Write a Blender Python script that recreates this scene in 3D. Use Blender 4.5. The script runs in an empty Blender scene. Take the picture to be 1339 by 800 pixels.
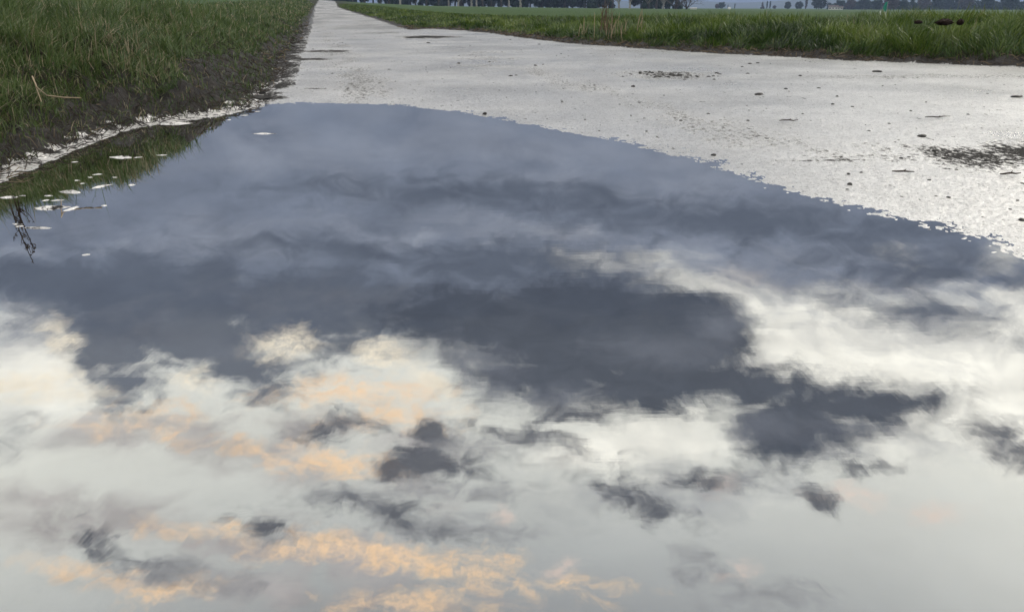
import bpy, math, random
import numpy as np
from mathutils import Vector

R = math.radians
C = bpy.context.scene.collection
scene = bpy.context.scene

# ------------------------------------------------------------------ camera
EYE = 0.5
cam_data = bpy.data.cameras.new("camera")
cam = bpy.data.objects.new("camera", cam_data)
C.objects.link(cam)
cam.location = (0, 0, EYE)
cam.rotation_euler = (R(90 - 20.67), 0, 0)
cam_data.sensor_width = 36
cam_data.lens = 36 / 2 / (669.5 / 1031.0)
cam_data.clip_start = 0.02
cam_data.clip_end = 20000
cam_data.dof.use_dof = True
cam_data.dof.focus_distance = 3.6
cam_data.dof.aperture_fstop = 16
scene.camera = cam

scene.view_settings.view_transform = 'Standard'
scene.view_settings.look = 'None'
scene.view_settings.gamma = 1
scene.view_settings.exposure = 0.0
scene.cycles.max_bounces = 6
scene.cycles.use_adaptive_sampling = True
scene.cycles.adaptive_threshold = 0.02
scene.cycles.adaptive_min_samples = 12
scene.cycles.volume_bounces = 0
scene.cycles.caustics_reflective = False

# ------------------------------------------------------------------ sun
SUN_EL, SUN_AZ = 27.0, 54.0          # azimuth clockwise from +Y
sun_d = bpy.data.lights.new("sun", 'SUN')
sun_d.energy = 1.0
sun_d.angle = R(11)
sun_d.color = (1.0, 0.93, 0.80)
sun = bpy.data.objects.new("sun", sun_d)
C.objects.link(sun)
sv = Vector((math.sin(R(SUN_AZ)) * math.cos(R(SUN_EL)), math.cos(R(SUN_AZ)) * math.cos(R(SUN_EL)), math.sin(R(SUN_EL))))
sun.rotation_euler = sv.to_track_quat('Z', 'Y').to_euler()


def lin(c):
    out = []
    for v in c:
        v = v / 255.0
        out.append(v / 12.92 if v <= 0.04045 else ((v + 0.055) / 1.055) ** 2.4)
    return tuple(out)


# ------------------------------------------------------------------ node helper
class NT:
    def __init__(self, tree):
        self.t = tree
        self.t.nodes.clear()

    def n(self, kind, ins=None, **props):
        nd = self.t.nodes.new(kind)
        for k, v in props.items():
            setattr(nd, k, v)
        for k, v in (ins or {}).items():
            self.put(nd.inputs[k], v)
        return nd

    def put(self, sock, v):
        if isinstance(v, bpy.types.NodeSocket):
            self.t.links.new(v, sock)
        elif isinstance(v, (tuple, list)) and sock.type == 'RGBA' and len(v) == 3:
            sock.default_value = (*v, 1)
        else:
            sock.default_value = v

    def m(self, op, a, b=0.0, c=0.0, clamp=False):
        nd = self.n('ShaderNodeMath', {0: a, 1: b, 2: c}, operation=op, use_clamp=clamp)
        return nd.outputs[0]

    def vm(self, op, a, b=(0, 0, 0)):
        nd = self.n('ShaderNodeVectorMath', {0: a, 1: b}, operation=op)
        return nd

    def noise(self, vec, scale, detail=4, rough=0.55, dist=0.0, dim='3D'):
        return self.n('ShaderNodeTexNoise', noise_dimensions=dim, ins={'Vector': vec, 'Scale': scale, 'Detail': detail, 'Roughness': rough, 'Distortion': dist})

    def mix(self, fac, a, b, blend='MIX'):
        nd = self.n('ShaderNodeMix', data_type='RGBA', blend_type=blend, clamp_factor=True)
        self.put(nd.inputs[0], fac)
        self.put(nd.inputs[6], a)
        self.put(nd.inputs[7], b)
        return nd.outputs[2]

    def ramp(self, fac, stops, interp='LINEAR'):
        nd = self.n('ShaderNodeValToRGB', {0: fac})
        cr = nd.color_ramp
        cr.interpolation = interp
        while len(cr.elements) < len(stops):
            cr.elements.new(0.5)
        for e, (p, c) in zip(cr.elements, stops):
            e.position = p
            e.color = (*c, 1) if len(c) == 3 else c
        return nd.outputs[0]

    def mr(self, v, a, b, c=0.0, d=1.0, smooth=True):
        nd = self.n('ShaderNodeMapRange', {0: v, 1: a, 2: b, 3: c, 4: d})
        nd.interpolation_type = 'SMOOTHSTEP' if smooth else 'LINEAR'
        return nd.outputs[0]


# ------------------------------------------------------------------ sky: a world of cloud banks given by azimuth and elevation
CLOUD_LAYERS = [   # name, colour, opacity, edge softness, raggedness (degrees), banks: azimuth, elevation, half-sizes, turn
    ('cream glow', (251, 248, 236), 0.97, 4, 3, [(25.93, 21.31, 12.41, 4.31, 176.8), (35.1, 20.5, 7.12, 6.08, 165.7), (18.98, 20.17, 6.45, 2.38, -178.4), (10.69, 29.87, 5.53, 1.87, 175.3), (-33.6, 20.83, 3.3, 2.1, -143.3), (28.97, 24.31, 7.29, 2.96, 168.1)]),
    ('mauve veil', (166, 160, 158), 0.8, 1.8, 2.4, [(-21.79, 29.01, 8.36, 0.82, -163.0), (-29.1, 32.87, 7.88, 0.95, -160.3), (-15.74, 37.11, 6.9, 1.25, -164.5), (-34.87, 29.47, 4.16, 0.46, -159.4), (-11.8, 29.08, 5.46, 0.75, -170.6), (-22.19, 38.49, 5.41, 0.86, -162.5), (5.25, 17.55, 5.2, 1.55, -176.7), (18.61, 17.12, 5.79, 0.95, 174.6), (-10.25, 40.93, 4.04, 0.58, -174.9)]),
    ('peach', (250, 214, 172), 0.85, 1.0, 1.5, [(-12.19, 26.56, 4.88, 0.65, -175.1), (-9.92, 28.48, 2.57, 0.54, -175.8), (-14.4, 30.84, 3.5, 0.74, -166.7), (-19.61, 29.72, 1.48, 0.42, -153.5), (-11.93, 37.56, 7.42, 0.8, -166.5), (-4.71, 39.08, 4.03, 0.3, -170.3), (-15.05, 36.7, 3.78, 0.6, -168.7), (-27.54, 37.15, 1.98, 0.42, -175.7), (-25.67, 33.58, 1.66, 0.34, -167.4), (-32.7, 34.77, 1.42, 0.23, -149.8), (-27.2, 25.94, 1.42, 0.25, -168.5), (-8.88, 40.8, 3.38, 0.34, -175.6), (5.17, 40.2, 1.64, 0.2, 177.4), (-2.67, 38.49, 1.62, 0.2, 177.6), (-28.14, 26.81, 1.31, 0.2, -162.9)]),
    ('pale peach', (236, 212, 196), 0.7, 1.0, 1.2, [(26.99, 31.54, 1.7, 0.39, 174.4), (33.26, 31.01, 0.67, 0.23, 163.5), (17.06, 32.39, 0.84, 0.41, 171.9), (18.73, 37.8, 0.99, 0.34, 170.6), (4.51, 39.03, 0.68, 0.25, 177.8), (-0.96, 35.65, 0.46, 0.36, -179.5)]),
    ('grey shade', (150, 152, 156), 0.6, 2.2, 3.4, [(29.17, 20.24, 4.21, 1.28, 175.1), (26.61, 28.1, 3.12, 0.9, 168.1), (14.68, 32.9, 4.91, 1.14, 173.2), (-32.38, 18.16, 2.6, 1.15, -169.6), (20.91, 18.62, 2.59, 0.73, 173.5)]),
    ('blue cloud deck', (115, 123, 138), 1.0, 2.4, 3.0, [(-19.83, 10.65, 25.79, 6.63, -176.5), (9.97, 10.87, 30.45, 6.1, -174.0), (29.27, 13.27, 14.75, 2.95, -173.9), (-28.78, 15.8, 8.6, 3.05, -172.1), (-8.65, 17.7, 23.97, 3.84, -177.5), (32.9, 9.99, 6.38, 3.66, 176.2), (-42.1, 9.26, 9.45, 6.9, -178.6), (45.86, 10.66, 8.49, 3.51, 170.3)]),
    ('lighter gaps', (142, 148, 160), 0.6, 2.0, 2.6, [(7.3, 12.02, 6.65, 0.54, -173.7), (-18.19, 9.47, 3.01, 0.71, -177.2), (19.02, 16.18, 6.79, 0.63, 179.8), (-12.13, 11.59, 1.8, 0.86, -158.1), (-6.02, 9.11, 8.73, 0.96, -179.1), (9.92, 10.08, 4.31, 0.74, 178.3), (-22.36, 14.66, 4.95, 0.82, -174.3), (12.74, 11.83, 3.21, 0.64, 177.5), (-1.61, 7.83, 7.09, 0.64, -170.1), (-14.54, 8.87, 6.21, 1.03, -177.8), (-2.83, 15.11, 6.86, 0.66, -179.3)]),
    ('lit gaps', (226, 224, 214), 0.75, 1.0, 1.2, [(5.55, 17.59, 2.31, 0.72, -174.0), (26.55, 15.35, 0.66, 0.35, 173.6), (33.17, 15.03, 0.99, 0.57, 171.8), (9.69, 17.0, 1.36, 0.49, 177.4), (13.86, 18.6, 2.78, 0.49, -176.5)]),
    ('slate bank', (87, 94, 107), 0.92, 1.5, 1.8, [(-31.99, 16.19, 3.85, 1.53, -170.8), (-26.31, 17.92, 7.67, 2.93, -172.0), (-28.98, 20.78, 2.92, 2.57, -156.0), (-28.26, 23.44, 1.79, 1.56, 98.7), (-23.05, 21.23, 5.67, 2.48, -171.9), (-20.21, 23.84, 3.37, 1.89, -161.0), (-14.5, 20.06, 7.82, 3.24, -175.4), (-13.06, 23.01, 2.77, 0.98, -175.3), (-1.66, 12.66, 11.27, 1.09, -176.7), (17.19, 13.95, 10.48, 1.16, 179.9), (0.61, 17.62, 7.57, 1.44, 179.8), (27.88, 15.68, 5.53, 1.09, 177.6), (27.89, 18.44, 3.78, 0.79, -176.3), (-11.4, 16.47, 8.9, 0.76, -172.0)]),
    ('dark bank', (72, 78, 89), 0.97, 1.25, 1.1, [(-2.96, 21.75, 6.84, 2.45, -168.1), (6.61, 22.2, 11.57, 3.53, 177.7), (13.35, 22.34, 5.04, 3.47, 175.5), (3.1, 25.63, 6.86, 1.98, -176.8), (11.58, 25.75, 6.53, 2.28, 175.4), (19.63, 25.3, 6.36, 1.68, 176.8), (22.19, 27.64, 3.95, 2.36, 170.0), (26.37, 25.34, 5.09, 1.51, 172.0), (29.27, 24.6, 3.39, 0.84, 165.9), (20.79, 29.54, 2.15, 0.92, 170.6)]),
    ('warm white tops', (250, 238, 214), 0.85, 1.1, 1.4, [(-17.32, 22.38, 1.66, 0.85, -173.8), (-9.73, 23.91, 2.01, 0.98, -176.4), (-32.17, 19.77, 0.73, 0.56, -124.5), (-6.72, 26.05, 2.57, 0.57, -140.6), (-34.58, 22.3, 2.58, 0.56, -166.3), (-24.34, 24.47, 1.04, 0.61, -170.1)]),
    ('bank relief', (106, 110, 119), 0.85, 1.6, 2.0, [(1.89, 27.3, 3.72, 0.88, 179.2), (10.81, 23.35, 2.93, 0.76, 176.0), (20.0, 27.99, 1.69, 0.83, 171.2), (-24.32, 21.05, 3.54, 0.82, -171.4), (-3.01, 24.52, 3.03, 0.78, -169.9), (15.27, 21.62, 1.68, 1.08, 174.9), (-14.4, 18.99, 4.44, 0.65, -175.5), (24.85, 27.17, 2.11, 0.51, 169.3), (-27.16, 20.08, 1.45, 0.7, -170.8)]),
    ('small dark clouds', (86, 89, 97), 0.92, 1.0, 1.3, [(-6.98, 31.46, 3.03, 1.39, 177.1), (-6.29, 30.1, 1.63, 1.4, -176.9), (-4.14, 31.9, 2.17, 0.53, -178.1), (-9.85, 31.91, 1.5, 0.85, -175.4), (-11.0, 34.43, 4.41, 0.78, -163.6), (-8.52, 35.77, 2.46, 0.62, -168.3), (10.05, 33.78, 3.11, 0.64, -168.4), (12.35, 34.61, 1.39, 0.82, 173.9), (14.61, 32.28, 2.44, 0.42, 164.9), (35.74, 25.62, 1.9, 1.02, -179.7), (34.43, 25.4, 0.89, 0.38, -173.6), (1.93, 30.13, 3.15, 0.49, -172.4), (-14.77, 28.67, 2.02, 0.58, -173.6), (-32.46, 32.73, 0.97, 0.66, 68.0), (-30.58, 34.71, 1.66, 0.37, -142.6), (-20.53, 34.4, 1.77, 0.45, -160.2), (27.46, 29.28, 1.25, 0.39, 167.3), (24.63, 32.21, 0.85, 0.41, -161.4), (4.4, 28.33, 2.86, 0.71, 178.2)]),
    ('faint wisps', (142, 143, 145), 0.75, 1.2, 1.5, [(15.24, 38.72, 0.96, 0.64, 172.1), (16.8, 37.46, 1.57, 0.51, -169.4), (-35.26, 25.27, 1.31, 0.61, -175.2), (-7.09, 33.57, 5.78, 0.42, -176.7), (-26.56, 36.57, 4.5, 0.66, -162.4), (-1.88, 30.56, 2.16, 0.54, -179.2), (19.06, 31.68, 1.17, 0.61, 170.9), (-3.29, 36.34, 3.98, 0.46, -178.4), (21.7, 38.83, 2.43, 0.43, 169.0)]),
]

world = bpy.data.worlds.new("World")
scene.world = world
world.use_nodes = True
w = NT(world.node_tree)
GAIN = 1.13
tc = w.n('ShaderNodeTexCoord')
sep = w.n('ShaderNodeSeparateXYZ', {0: tc.outputs['Generated']})
sx, sy, sz = sep.outputs
az = w.m('MULTIPLY', w.m('ARCTAN2', sx, sy), 180 / math.pi)
el = w.m('MULTIPLY', w.m('ARCSINE', sz), 180 / math.pi)
P0 = w.n('ShaderNodeCombineXYZ', {0: az, 1: el, 2: 1.0}).outputs[0]
# ragged warping of the cloud coordinates
wn = w.noise(w.vm('MULTIPLY', P0, (0.7, 1.0, 1)).outputs[0], 0.16, 4, 0.6, 0, '2D')
warp = w.vm('MULTIPLY', w.vm('SUBTRACT', wn.outputs['Color'], (0.5, 0.5, 0.5)).outputs[0], (3.6, 1.9, 0)).outputs[0]
PW = w.vm('ADD', P0, warp).outputs[0]
wn2 = w.noise(w.vm('MULTIPLY', P0, (0.8, 1.0, 1)).outputs[0], 0.75, 3, 0.6, 0, '2D')
warp2 = w.vm('MULTIPLY', w.vm('SUBTRACT', wn2.outputs['Color'], (0.5, 0.5, 0.5)).outputs[0], (1.8, 1.1, 0)).outputs[0]
PW = w.vm('ADD', PW, warp2).outputs[0]
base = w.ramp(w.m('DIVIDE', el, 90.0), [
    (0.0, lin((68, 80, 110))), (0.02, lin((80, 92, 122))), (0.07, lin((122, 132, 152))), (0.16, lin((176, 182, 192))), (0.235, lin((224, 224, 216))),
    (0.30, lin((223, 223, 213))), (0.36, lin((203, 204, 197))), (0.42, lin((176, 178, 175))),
    (0.47, lin((150, 152, 152))), (0.56, (1.3, 1.28, 1.24)), (0.75, (2.8, 2.72, 2.6)), (1.0, (2.3, 2.29, 2.26))])  # unseen high sky above the view: brightness added to whiten the wet road
# a trace of clear sky around the hidden sun
nish = w.n('ShaderNodeTexSky', sky_type='NISHITA', sun_disc=False, sun_elevation=R(SUN_EL), sun_rotation=R(SUN_AZ))
nish_s = w.vm('MULTIPLY', nish.outputs[0], (0.1, 0.1, 0.1)).outputs[0]
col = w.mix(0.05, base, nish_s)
big = w.noise(w.vm('MULTIPLY', P0, (0.5, 1.3, 1)).outputs[0], 0.12, 5, 0.6, 0, '2D')
col = w.mix(1.0, col, w.ramp(big.outputs[0], [(0.25, (0.93,) * 3), (0.75, (1.06,) * 3)]), 'MULTIPLY')
last = None
for li, (name, c, op, soft, amp, banks) in enumerate(CLOUD_LAYERS):
    off = (li * 31.7, li * 17.3, li * 5.1)
    PL = P0 if last is None else w.n('ShaderNodeVectorMath', {0: last, 1: (1e-9, 1e-9, 0), 2: P0}, operation='MULTIPLY_ADD').outputs[0]
    nn = w.noise(w.vm('ADD', w.vm('MULTIPLY', PL, (0.42, 1.0, 1)).outputs[0], off).outputs[0], 0.40 if soft > 1.5 else 0.75, 7, 0.60, 0.5, '2D')
    jag = w.m('MULTIPLY', w.m('SUBTRACT', nn.outputs[0], 0.5), amp * 2.0)
    f = None
    for (ba, be, ra, rb, rot) in banks:
        src = PW
        if last is not None:    # evaluated one after another, so that the node stack stays small
            src = w.n('ShaderNodeVectorMath', {0: last, 1: (1e-9, 1e-9, 0), 2: PW}, operation='MULTIPLY_ADD').outputs[0]
        cs, sn = math.cos(R(rot)), math.sin(R(rot))
        u = w.n('ShaderNodeVectorMath', {0: src, 1: (cs / ra, sn / ra, -(ba * cs + be * sn) / ra)}, operation='DOT_PRODUCT').outputs['Value']
        v = w.n('ShaderNodeVectorMath', {0: src, 1: (-sn / rb, cs / rb, (ba * sn - be * cs) / rb)}, operation='DOT_PRODUCT').outputs['Value']
        ln = w.m('SQRT', w.m('MULTIPLY_ADD', v, v, w.m('MULTIPLY', u, u)))
        g = w.m('MULTIPLY_ADD', ln, min(ra, rb), -min(ra, rb))
        f = g if f is None else w.m('SMOOTH_MIN', f, g, 0.8)
        last = f
    a = w.mr(w.m('ADD', f, jag), soft * 0.75, -soft * 0.75, 0.0, op)
    # light and dark inside the bank
    inner = nn if soft < 1.5 else w.noise(w.vm('ADD', w.vm('MULTIPLY', PL, (0.45, 1.0, 1)).outputs[0], off).outputs[0], 0.3, 5, 0.6, 0, '2D')
    lo, hi = (0.80, 1.20) if soft > 1.5 else (0.86, 1.12)
    if name in ('peach', 'warm white tops', 'pale peach'):      # ripples of light and shade through the lit cloud
        fn = w.noise(w.vm('ADD', w.vm('MULTIPLY', PL, (0.9, 1.6, 1)).outputs[0], off).outputs[0], 1.3, 4, 0.65, 0.3, '2D').outputs[0]
        a = w.m('MULTIPLY', a, w.mr(fn, 0.34, 0.60, 0.5, 1.0))
    shade = w.ramp(inner.outputs[0], [(0.28, (lo, lo, lo * 1.01)), (0.72, (hi, hi, hi))])
    cc = w.mix(1.0, lin(c), shade, 'MULTIPLY')
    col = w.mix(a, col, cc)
    last = w.m('ADD', col, 0.0)
# the part of the sky behind the viewer: plain broken cloud
behind = w.ramp(w.noise(tc.outputs['Generated'], 2.6, 7, 0.6).outputs[0], [(0.35, lin((150, 156, 168))), (0.65, (1.6, 1.56, 1.46))])
bk = w.mr(w.m('ABSOLUTE', az), 62, 95)
col = w.mix(w.m('MULTIPLY', bk, w.mr(el, 3, 10)), col, behind)
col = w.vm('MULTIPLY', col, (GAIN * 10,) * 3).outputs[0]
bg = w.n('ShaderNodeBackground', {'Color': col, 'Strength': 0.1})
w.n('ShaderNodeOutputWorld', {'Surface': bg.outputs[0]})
world.cycles.sampling_method = 'MANUAL'
world.cycles.sample_map_resolution = 1024


# ------------------------------------------------------------------ materials
def new_mat(name):
    m = bpy.data.materials.new(name)
    m.use_nodes = True
    return m, NT(m.node_tree)


def simple_mat(name, col, rough=0.8, var=0.25, scale=20.0, spec=0.3, bump=0.0, bscale=60.0):
    m, t = new_mat(name)
    tcn = t.n('ShaderNodeTexCoord').outputs['Object']
    nz = t.noise(tcn, scale, 5, 0.6).outputs[0]
    lo = tuple(v * (1 - var) for v in col)
    hi = tuple(min(1, v * (1 + var)) for v in col)
    c = t.ramp(nz, [(0.3, lo), (0.7, hi)])
    ins = {'Base Color': c, 'Roughness': rough, 'Specular IOR Level': spec}
    if bump:
        b = t.n('ShaderNodeBump', {'Height': t.noise(tcn, bscale, 4).outputs[0], 'Strength': 1.0, 'Distance': bump})
        ins['Normal'] = b.outputs[0]
    p = t.n('ShaderNodeBsdfPrincipled', ins)
    t.n('ShaderNodeOutputMaterial', {'Surface': p.outputs[0]})
    return m


def attr(t, name):
    return t.n('ShaderNodeAttribute', attribute_name=name, attribute_type='GEOMETRY').outputs['Fac']


def mat_road():
    m, t = new_mat("wet asphalt")
    pos = t.n('ShaderNodeNewGeometry').outputs['Position']
    dirt0, dry = attr(t, 'dirt'), attr(t, 'dry')
    grn = t.noise(t.n('ShaderNodeMapping', {'Vector': pos, 'Scale': (1, 0.6, 1)}).outputs[0], 55, 5, 0.75).outputs[0]
    dirt = t.mr(t.m('ADD', dirt0, t.m('MULTIPLY', t.m('SUBTRACT', grn, 0.5), 3.6)), 0.15, 0.75)
    dirt = t.m('MULTIPLY', dirt, t.mr(dirt0, 0.02, 0.2))
    fine = t.noise(pos, 240, 3, 0.7).outputs[0]
    mid = t.noise(pos, 85, 4, 0.65).outputs[0]
    wide = t.noise(pos, 1.1, 5, 0.6).outputs[0]
    c = t.ramp(fine, [(0.3, (0.035, 0.035, 0.036)), (0.7, (0.10, 0.098, 0.094))])
    c = t.mix(dirt, c, (0.011, 0.0095, 0.0085))
    c = t.mix(dry, c, (0.115, 0.12, 0.13))
    rough = t.mr(wide, 0.3, 0.7, 0.27, 0.36)
    rough = t.m('ADD', rough, t.m('MULTIPLY', dirt, 0.5), clamp=True)
    rough = t.m('ADD', rough, t.m('MULTIPLY', dry, 0.14), clamp=True)
    wet = t.m('MULTIPLY', t.m('SUBTRACT', 1.0, dirt), t.m('SUBTRACT', 1.0, t.m('MULTIPLY', dry, 0.72)), clamp=True)
    h = t.m('ADD', t.m('MULTIPLY', fine, 0.0028), t.m('MULTIPLY', mid, 0.0035))
    b = t.n('ShaderNodeBump', {'Height': h, 'Strength': 1.0, 'Distance': 1.0})
    p = t.n('ShaderNodeBsdfPrincipled', {'Base Color': c, 'Roughness': 0.8, 'Normal': b.outputs[0], 'Specular IOR Level': 0.2})
    g = t.n('ShaderNodeBsdfAnisotropic', {'Color': (0.98, 0.975, 0.965), 'Roughness': rough, 'Normal': b.outputs[0]})
    # the water film over the stones: strongest where it lies thick
    film = t.mr(t.noise(pos, 70, 4, 0.85).outputs[0], 0.34, 0.48, 0.66, 1.0)
    coarse = t.mr(t.noise(t.n('ShaderNodeMapping', {'Vector': pos, 'Scale': (1, 0.6, 1)}).outputs[0], 30, 5, 0.85).outputs[0], 0.36, 0.55, 0.82, 1.0)
    coarse = t.m('MULTIPLY', coarse, t.mr(t.noise(t.n('ShaderNodeMapping', {'Vector': pos, 'Scale': (0.8, 0.9, 1)}).outputs[0], 0.9, 5, 0.6).outputs[0], 0.38, 0.60, 0.86, 1.0))
    pits = t.mr(t.noise(pos, 105, 4, 0.85).outputs[0], 0.37, 0.47, 0.35, 1.0)
    coarse = t.m('MULTIPLY', coarse, pits)
    fac = t.m('MULTIPLY', t.m('MULTIPLY', wet, coarse), t.m('MULTIPLY', film, 0.95), clamp=True)
    mx = t.n('ShaderNodeMixShader', {0: fac, 1: p.outputs[0], 2: g.outputs[0]})
    t.n('ShaderNodeOutputMaterial', {'Surface': mx.outputs[0]})
    return m


def mat_mud():
    m, t = new_mat("wet mud")
    pos = t.n('ShaderNodeNewGeometry').outputs['Position']
    wetv = attr(t, 'wet')
    n1 = t.noise(pos, 26, 6, 0.65).outputs[0]
    n2 = t.noise(pos, 110, 4, 0.6).outputs[0]
    c = t.ramp(n1, [(0.3, (0.007, 0.006, 0.006)), (0.6, (0.020, 0.016, 0.013)), (0.78, (0.045, 0.036, 0.026))])
    h = t.m('ADD', t.m('MULTIPLY', n1, 0.035), t.m('MULTIPLY', n2, 0.004))
    b = t.n('ShaderNodeBump', {'Height': h, 'Strength': 0.8, 'Distance': 1.0})
    p = t.n('ShaderNodeBsdfPrincipled', {'Base Color': c, 'Roughness': 0.5, 'Normal': b.outputs[0], 'Specular IOR Level': 0.3})
    g = t.n('ShaderNodeBsdfAnisotropic', {'Color': (0.96, 0.94, 0.92), 'Roughness': 0.3, 'Normal': b.outputs[0]})
    fac = t.m('MULTIPLY', t.mr(t.m('ADD', wetv, t.m('MULTIPLY', t.m('SUBTRACT', n1, 0.5), 2.2)), 0.42, 0.72), 0.9)
    mx = t.n('ShaderNodeMixShader', {0: fac, 1: p.outputs[0], 2: g.outputs[0]})
    t.n('ShaderNodeOutputMaterial', {'Surface': mx.outputs[0]})
    return m


def mat_field():
    m, t = new_mat("green crop field")
    pos = t.n('ShaderNodeNewGeometry').outputs['Position']
    n1 = t.noise(pos, 0.06, 6, 0.6).outputs[0]
    n2 = t.noise(pos, 9.0, 5, 0.7).outputs[0]
    c = t.ramp(n1, [(0.3, (0.034, 0.070, 0.018)), (0.7, (0.052, 0.095, 0.026))])
    c = t.mix(t.mr(n2, 0.35, 0.75, 0, 0.55), c, (0.030, 0.050, 0.016))
    soil = attr(t, 'soil')
    c = t.mix(soil, c, (0.026, 0.026, 0.014))
    b = t.n('ShaderNodeBump', {'Height': n2, 'Strength': 1.0, 'Distance': 0.08})
    p = t.n('ShaderNodeBsdfPrincipled', {'Base Color': c, 'Roughness': 0.85, 'Normal': b.outputs[0], 'Specular IOR Level': 0.2})
    t.n('ShaderNodeOutputMaterial', {'Surface': p.outputs[0]})
    return m


def mat_puddle():
    m, t = new_mat("still puddle water")
    pos = t.n('ShaderNodeNewGeometry').outputs['Position']
    # hardly moving water: long faint ripples, a few breezier bands
    st = t.n('ShaderNodeMapping', {'Vector': pos, 'Scale': (1.0, 5.0, 1.0), 'Rotation': (0, 0, R(-4))}).outputs[0]
    r1 = t.noise(st, 5.0, 3, 0.55).outputs[0]
    r2 = t.noise(t.n('ShaderNodeMapping', {'Vector': pos, 'Scale': (9.0, 1.6, 1.0)}).outputs[0], 5.0, 3, 0.6).outputs[0]
    patch = t.mr(t.noise(pos, 0.9, 2).outputs[0], 0.42, 0.68, 0.35, 1.6)
    h = t.m('ADD', t.m('MULTIPLY', t.m('MULTIPLY', r1, patch), 0.00005), t.m('MULTIPLY', r2, 0.000035))
    b = t.n('ShaderNodeBump', {'Height': h, 'Strength': 1.0, 'Distance': 1.0})
    g = t.n('ShaderNodeBsdfAnisotropic', {'Color': (0.90, 0.905, 0.91), 'Roughness': 0.006, 'Normal': b.outputs[0]})
    d = t.n('ShaderNodeBsdfDiffuse', {'Color': (0.05, 0.042, 0.034)})
    mx = t.n('ShaderNodeMixShader', {0: 0.955, 1: d.outputs[0], 2: g.outputs[0]})
    t.n('ShaderNodeOutputMaterial', {'Surface': mx.outputs[0]})
    return m


def mat_blades(name, stops, rough=0.42):
    m, t = new_mat(name)
    tint = attr(t, 'tint')
    c = t.ramp(tint, stops)
    p = t.n('ShaderNodeBsdfPrincipled', {'Base Color': c, 'Roughness': rough, 'Specular IOR Level': 0.4})
    tr = t.n('ShaderNodeBsdfTranslucent', {'Color': c})
    mx = t.n('ShaderNodeMixShader', {0: 0.3, 1: p.outputs[0], 2: tr.outputs[0]})
    t.n('ShaderNodeOutputMaterial', {'Surface': mx.outputs[0]})
    return m


M = {
    'road': mat_road(), 'mud': mat_mud(), 'field': mat_field(), 'puddle': mat_puddle(),
    'grass': mat_blades("verge grass", [(0.0, (0.020, 0.042, 0.013)), (0.35, (0.058, 0.100, 0.028)), (0.6, (0.110, 0.158, 0.046)),
                                        (0.80, (0.14, 0.18, 0.075)), (0.88, (0.20, 0.175, 0.10)), (1.0, (0.42, 0.36, 0.24))]),
    'grass_r': mat_blades("lush verge grass", [(0.0, (0.016, 0.036, 0.010)), (0.4, (0.058, 0.106, 0.017)), (0.75, (0.145, 0.195, 0.032)),
                                               (0.93, (0.115, 0.155, 0.045)), (1.0, (0.25, 0.22, 0.13))]),
    'dead': mat_blades("dead plant litter", [(0.0, (0.016, 0.012, 0.009)), (0.5, (0.07, 0.052, 0.034)), (1.0, (0.25, 0.19, 0.12))], 0.7),
    'stone': simple_mat("dark wet stone", (0.016, 0.015, 0.014), 0.5, 0.4, 60, 0.4, 0.002, 200),
    'earth': simple_mat("brown earth", (0.028, 0.016, 0.011), 0.9, 0.5, 30, 0.2, 0.02, 30),
    'straw': simple_mat("dry straw", (0.30, 0.235, 0.155), 0.7, 0.3, 25, 0.3),
    'weed': simple_mat("dark dry weed", (0.045, 0.032, 0.022), 0.8, 0.4, 25, 0.2),
    'reedbrown': simple_mat("dry brown reed", (0.13, 0.09, 0.06), 0.8, 0.5, 20, 0.2),
    'bark': simple_mat("grey bark", (0.13, 0.12, 0.10), 0.9, 0.4, 3, 0.2),
    'palebark': simple_mat("pale lichened bark", (0.30, 0.29, 0.26), 0.9, 0.3, 3, 0.2),
    'darkbark': simple_mat("dark bark", (0.05, 0.045, 0.04), 0.9, 0.4, 3, 0.2),
    'needles': simple_mat("dark evergreen foliage", (0.016, 0.032, 0.018), 0.8, 0.5, 0.8, 0.2),
    'twigs': simple_mat("bare twigs", (0.07, 0.058, 0.05), 0.9, 0.4, 1.5, 0.2),
    'roof': simple_mat("brown roof tiles", (0.07, 0.055, 0.05), 0.8, 0.3, 2),
    'render': simple_mat("pale render wall", (0.62, 0.60, 0.55), 0.8, 0.1, 1),
    'glass': simple_mat("window glass", (0.02, 0.025, 0.03), 0.1, 0.1, 1, 0.8),
    'white': simple_mat("white paint", (0.78, 0.78, 0.76), 0.5, 0.06, 2),
    'teal': simple_mat("teal green cloth", (0.02, 0.22, 0.16), 0.7, 0.2, 2),
    'steel': simple_mat("galvanised steel", (0.35, 0.36, 0.37), 0.45, 0.15, 8),
    'hills': simple_mat("wooded hillside", (0.035, 0.045, 0.03), 0.9, 0.5, 0.02),
    'leaf': simple_mat("dead brown leaf", (0.10, 0.055, 0.03), 0.6, 0.4, 50),
}


# ------------------------------------------------------------------ mesh helpers
def tag(o, label=None, cat=None, group=None, kind=None):
    if label: o['label'] = label
    if cat: o['category'] = cat
    if group: o['group'] = group
    if kind: o['kind'] = kind
    return o


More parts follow.
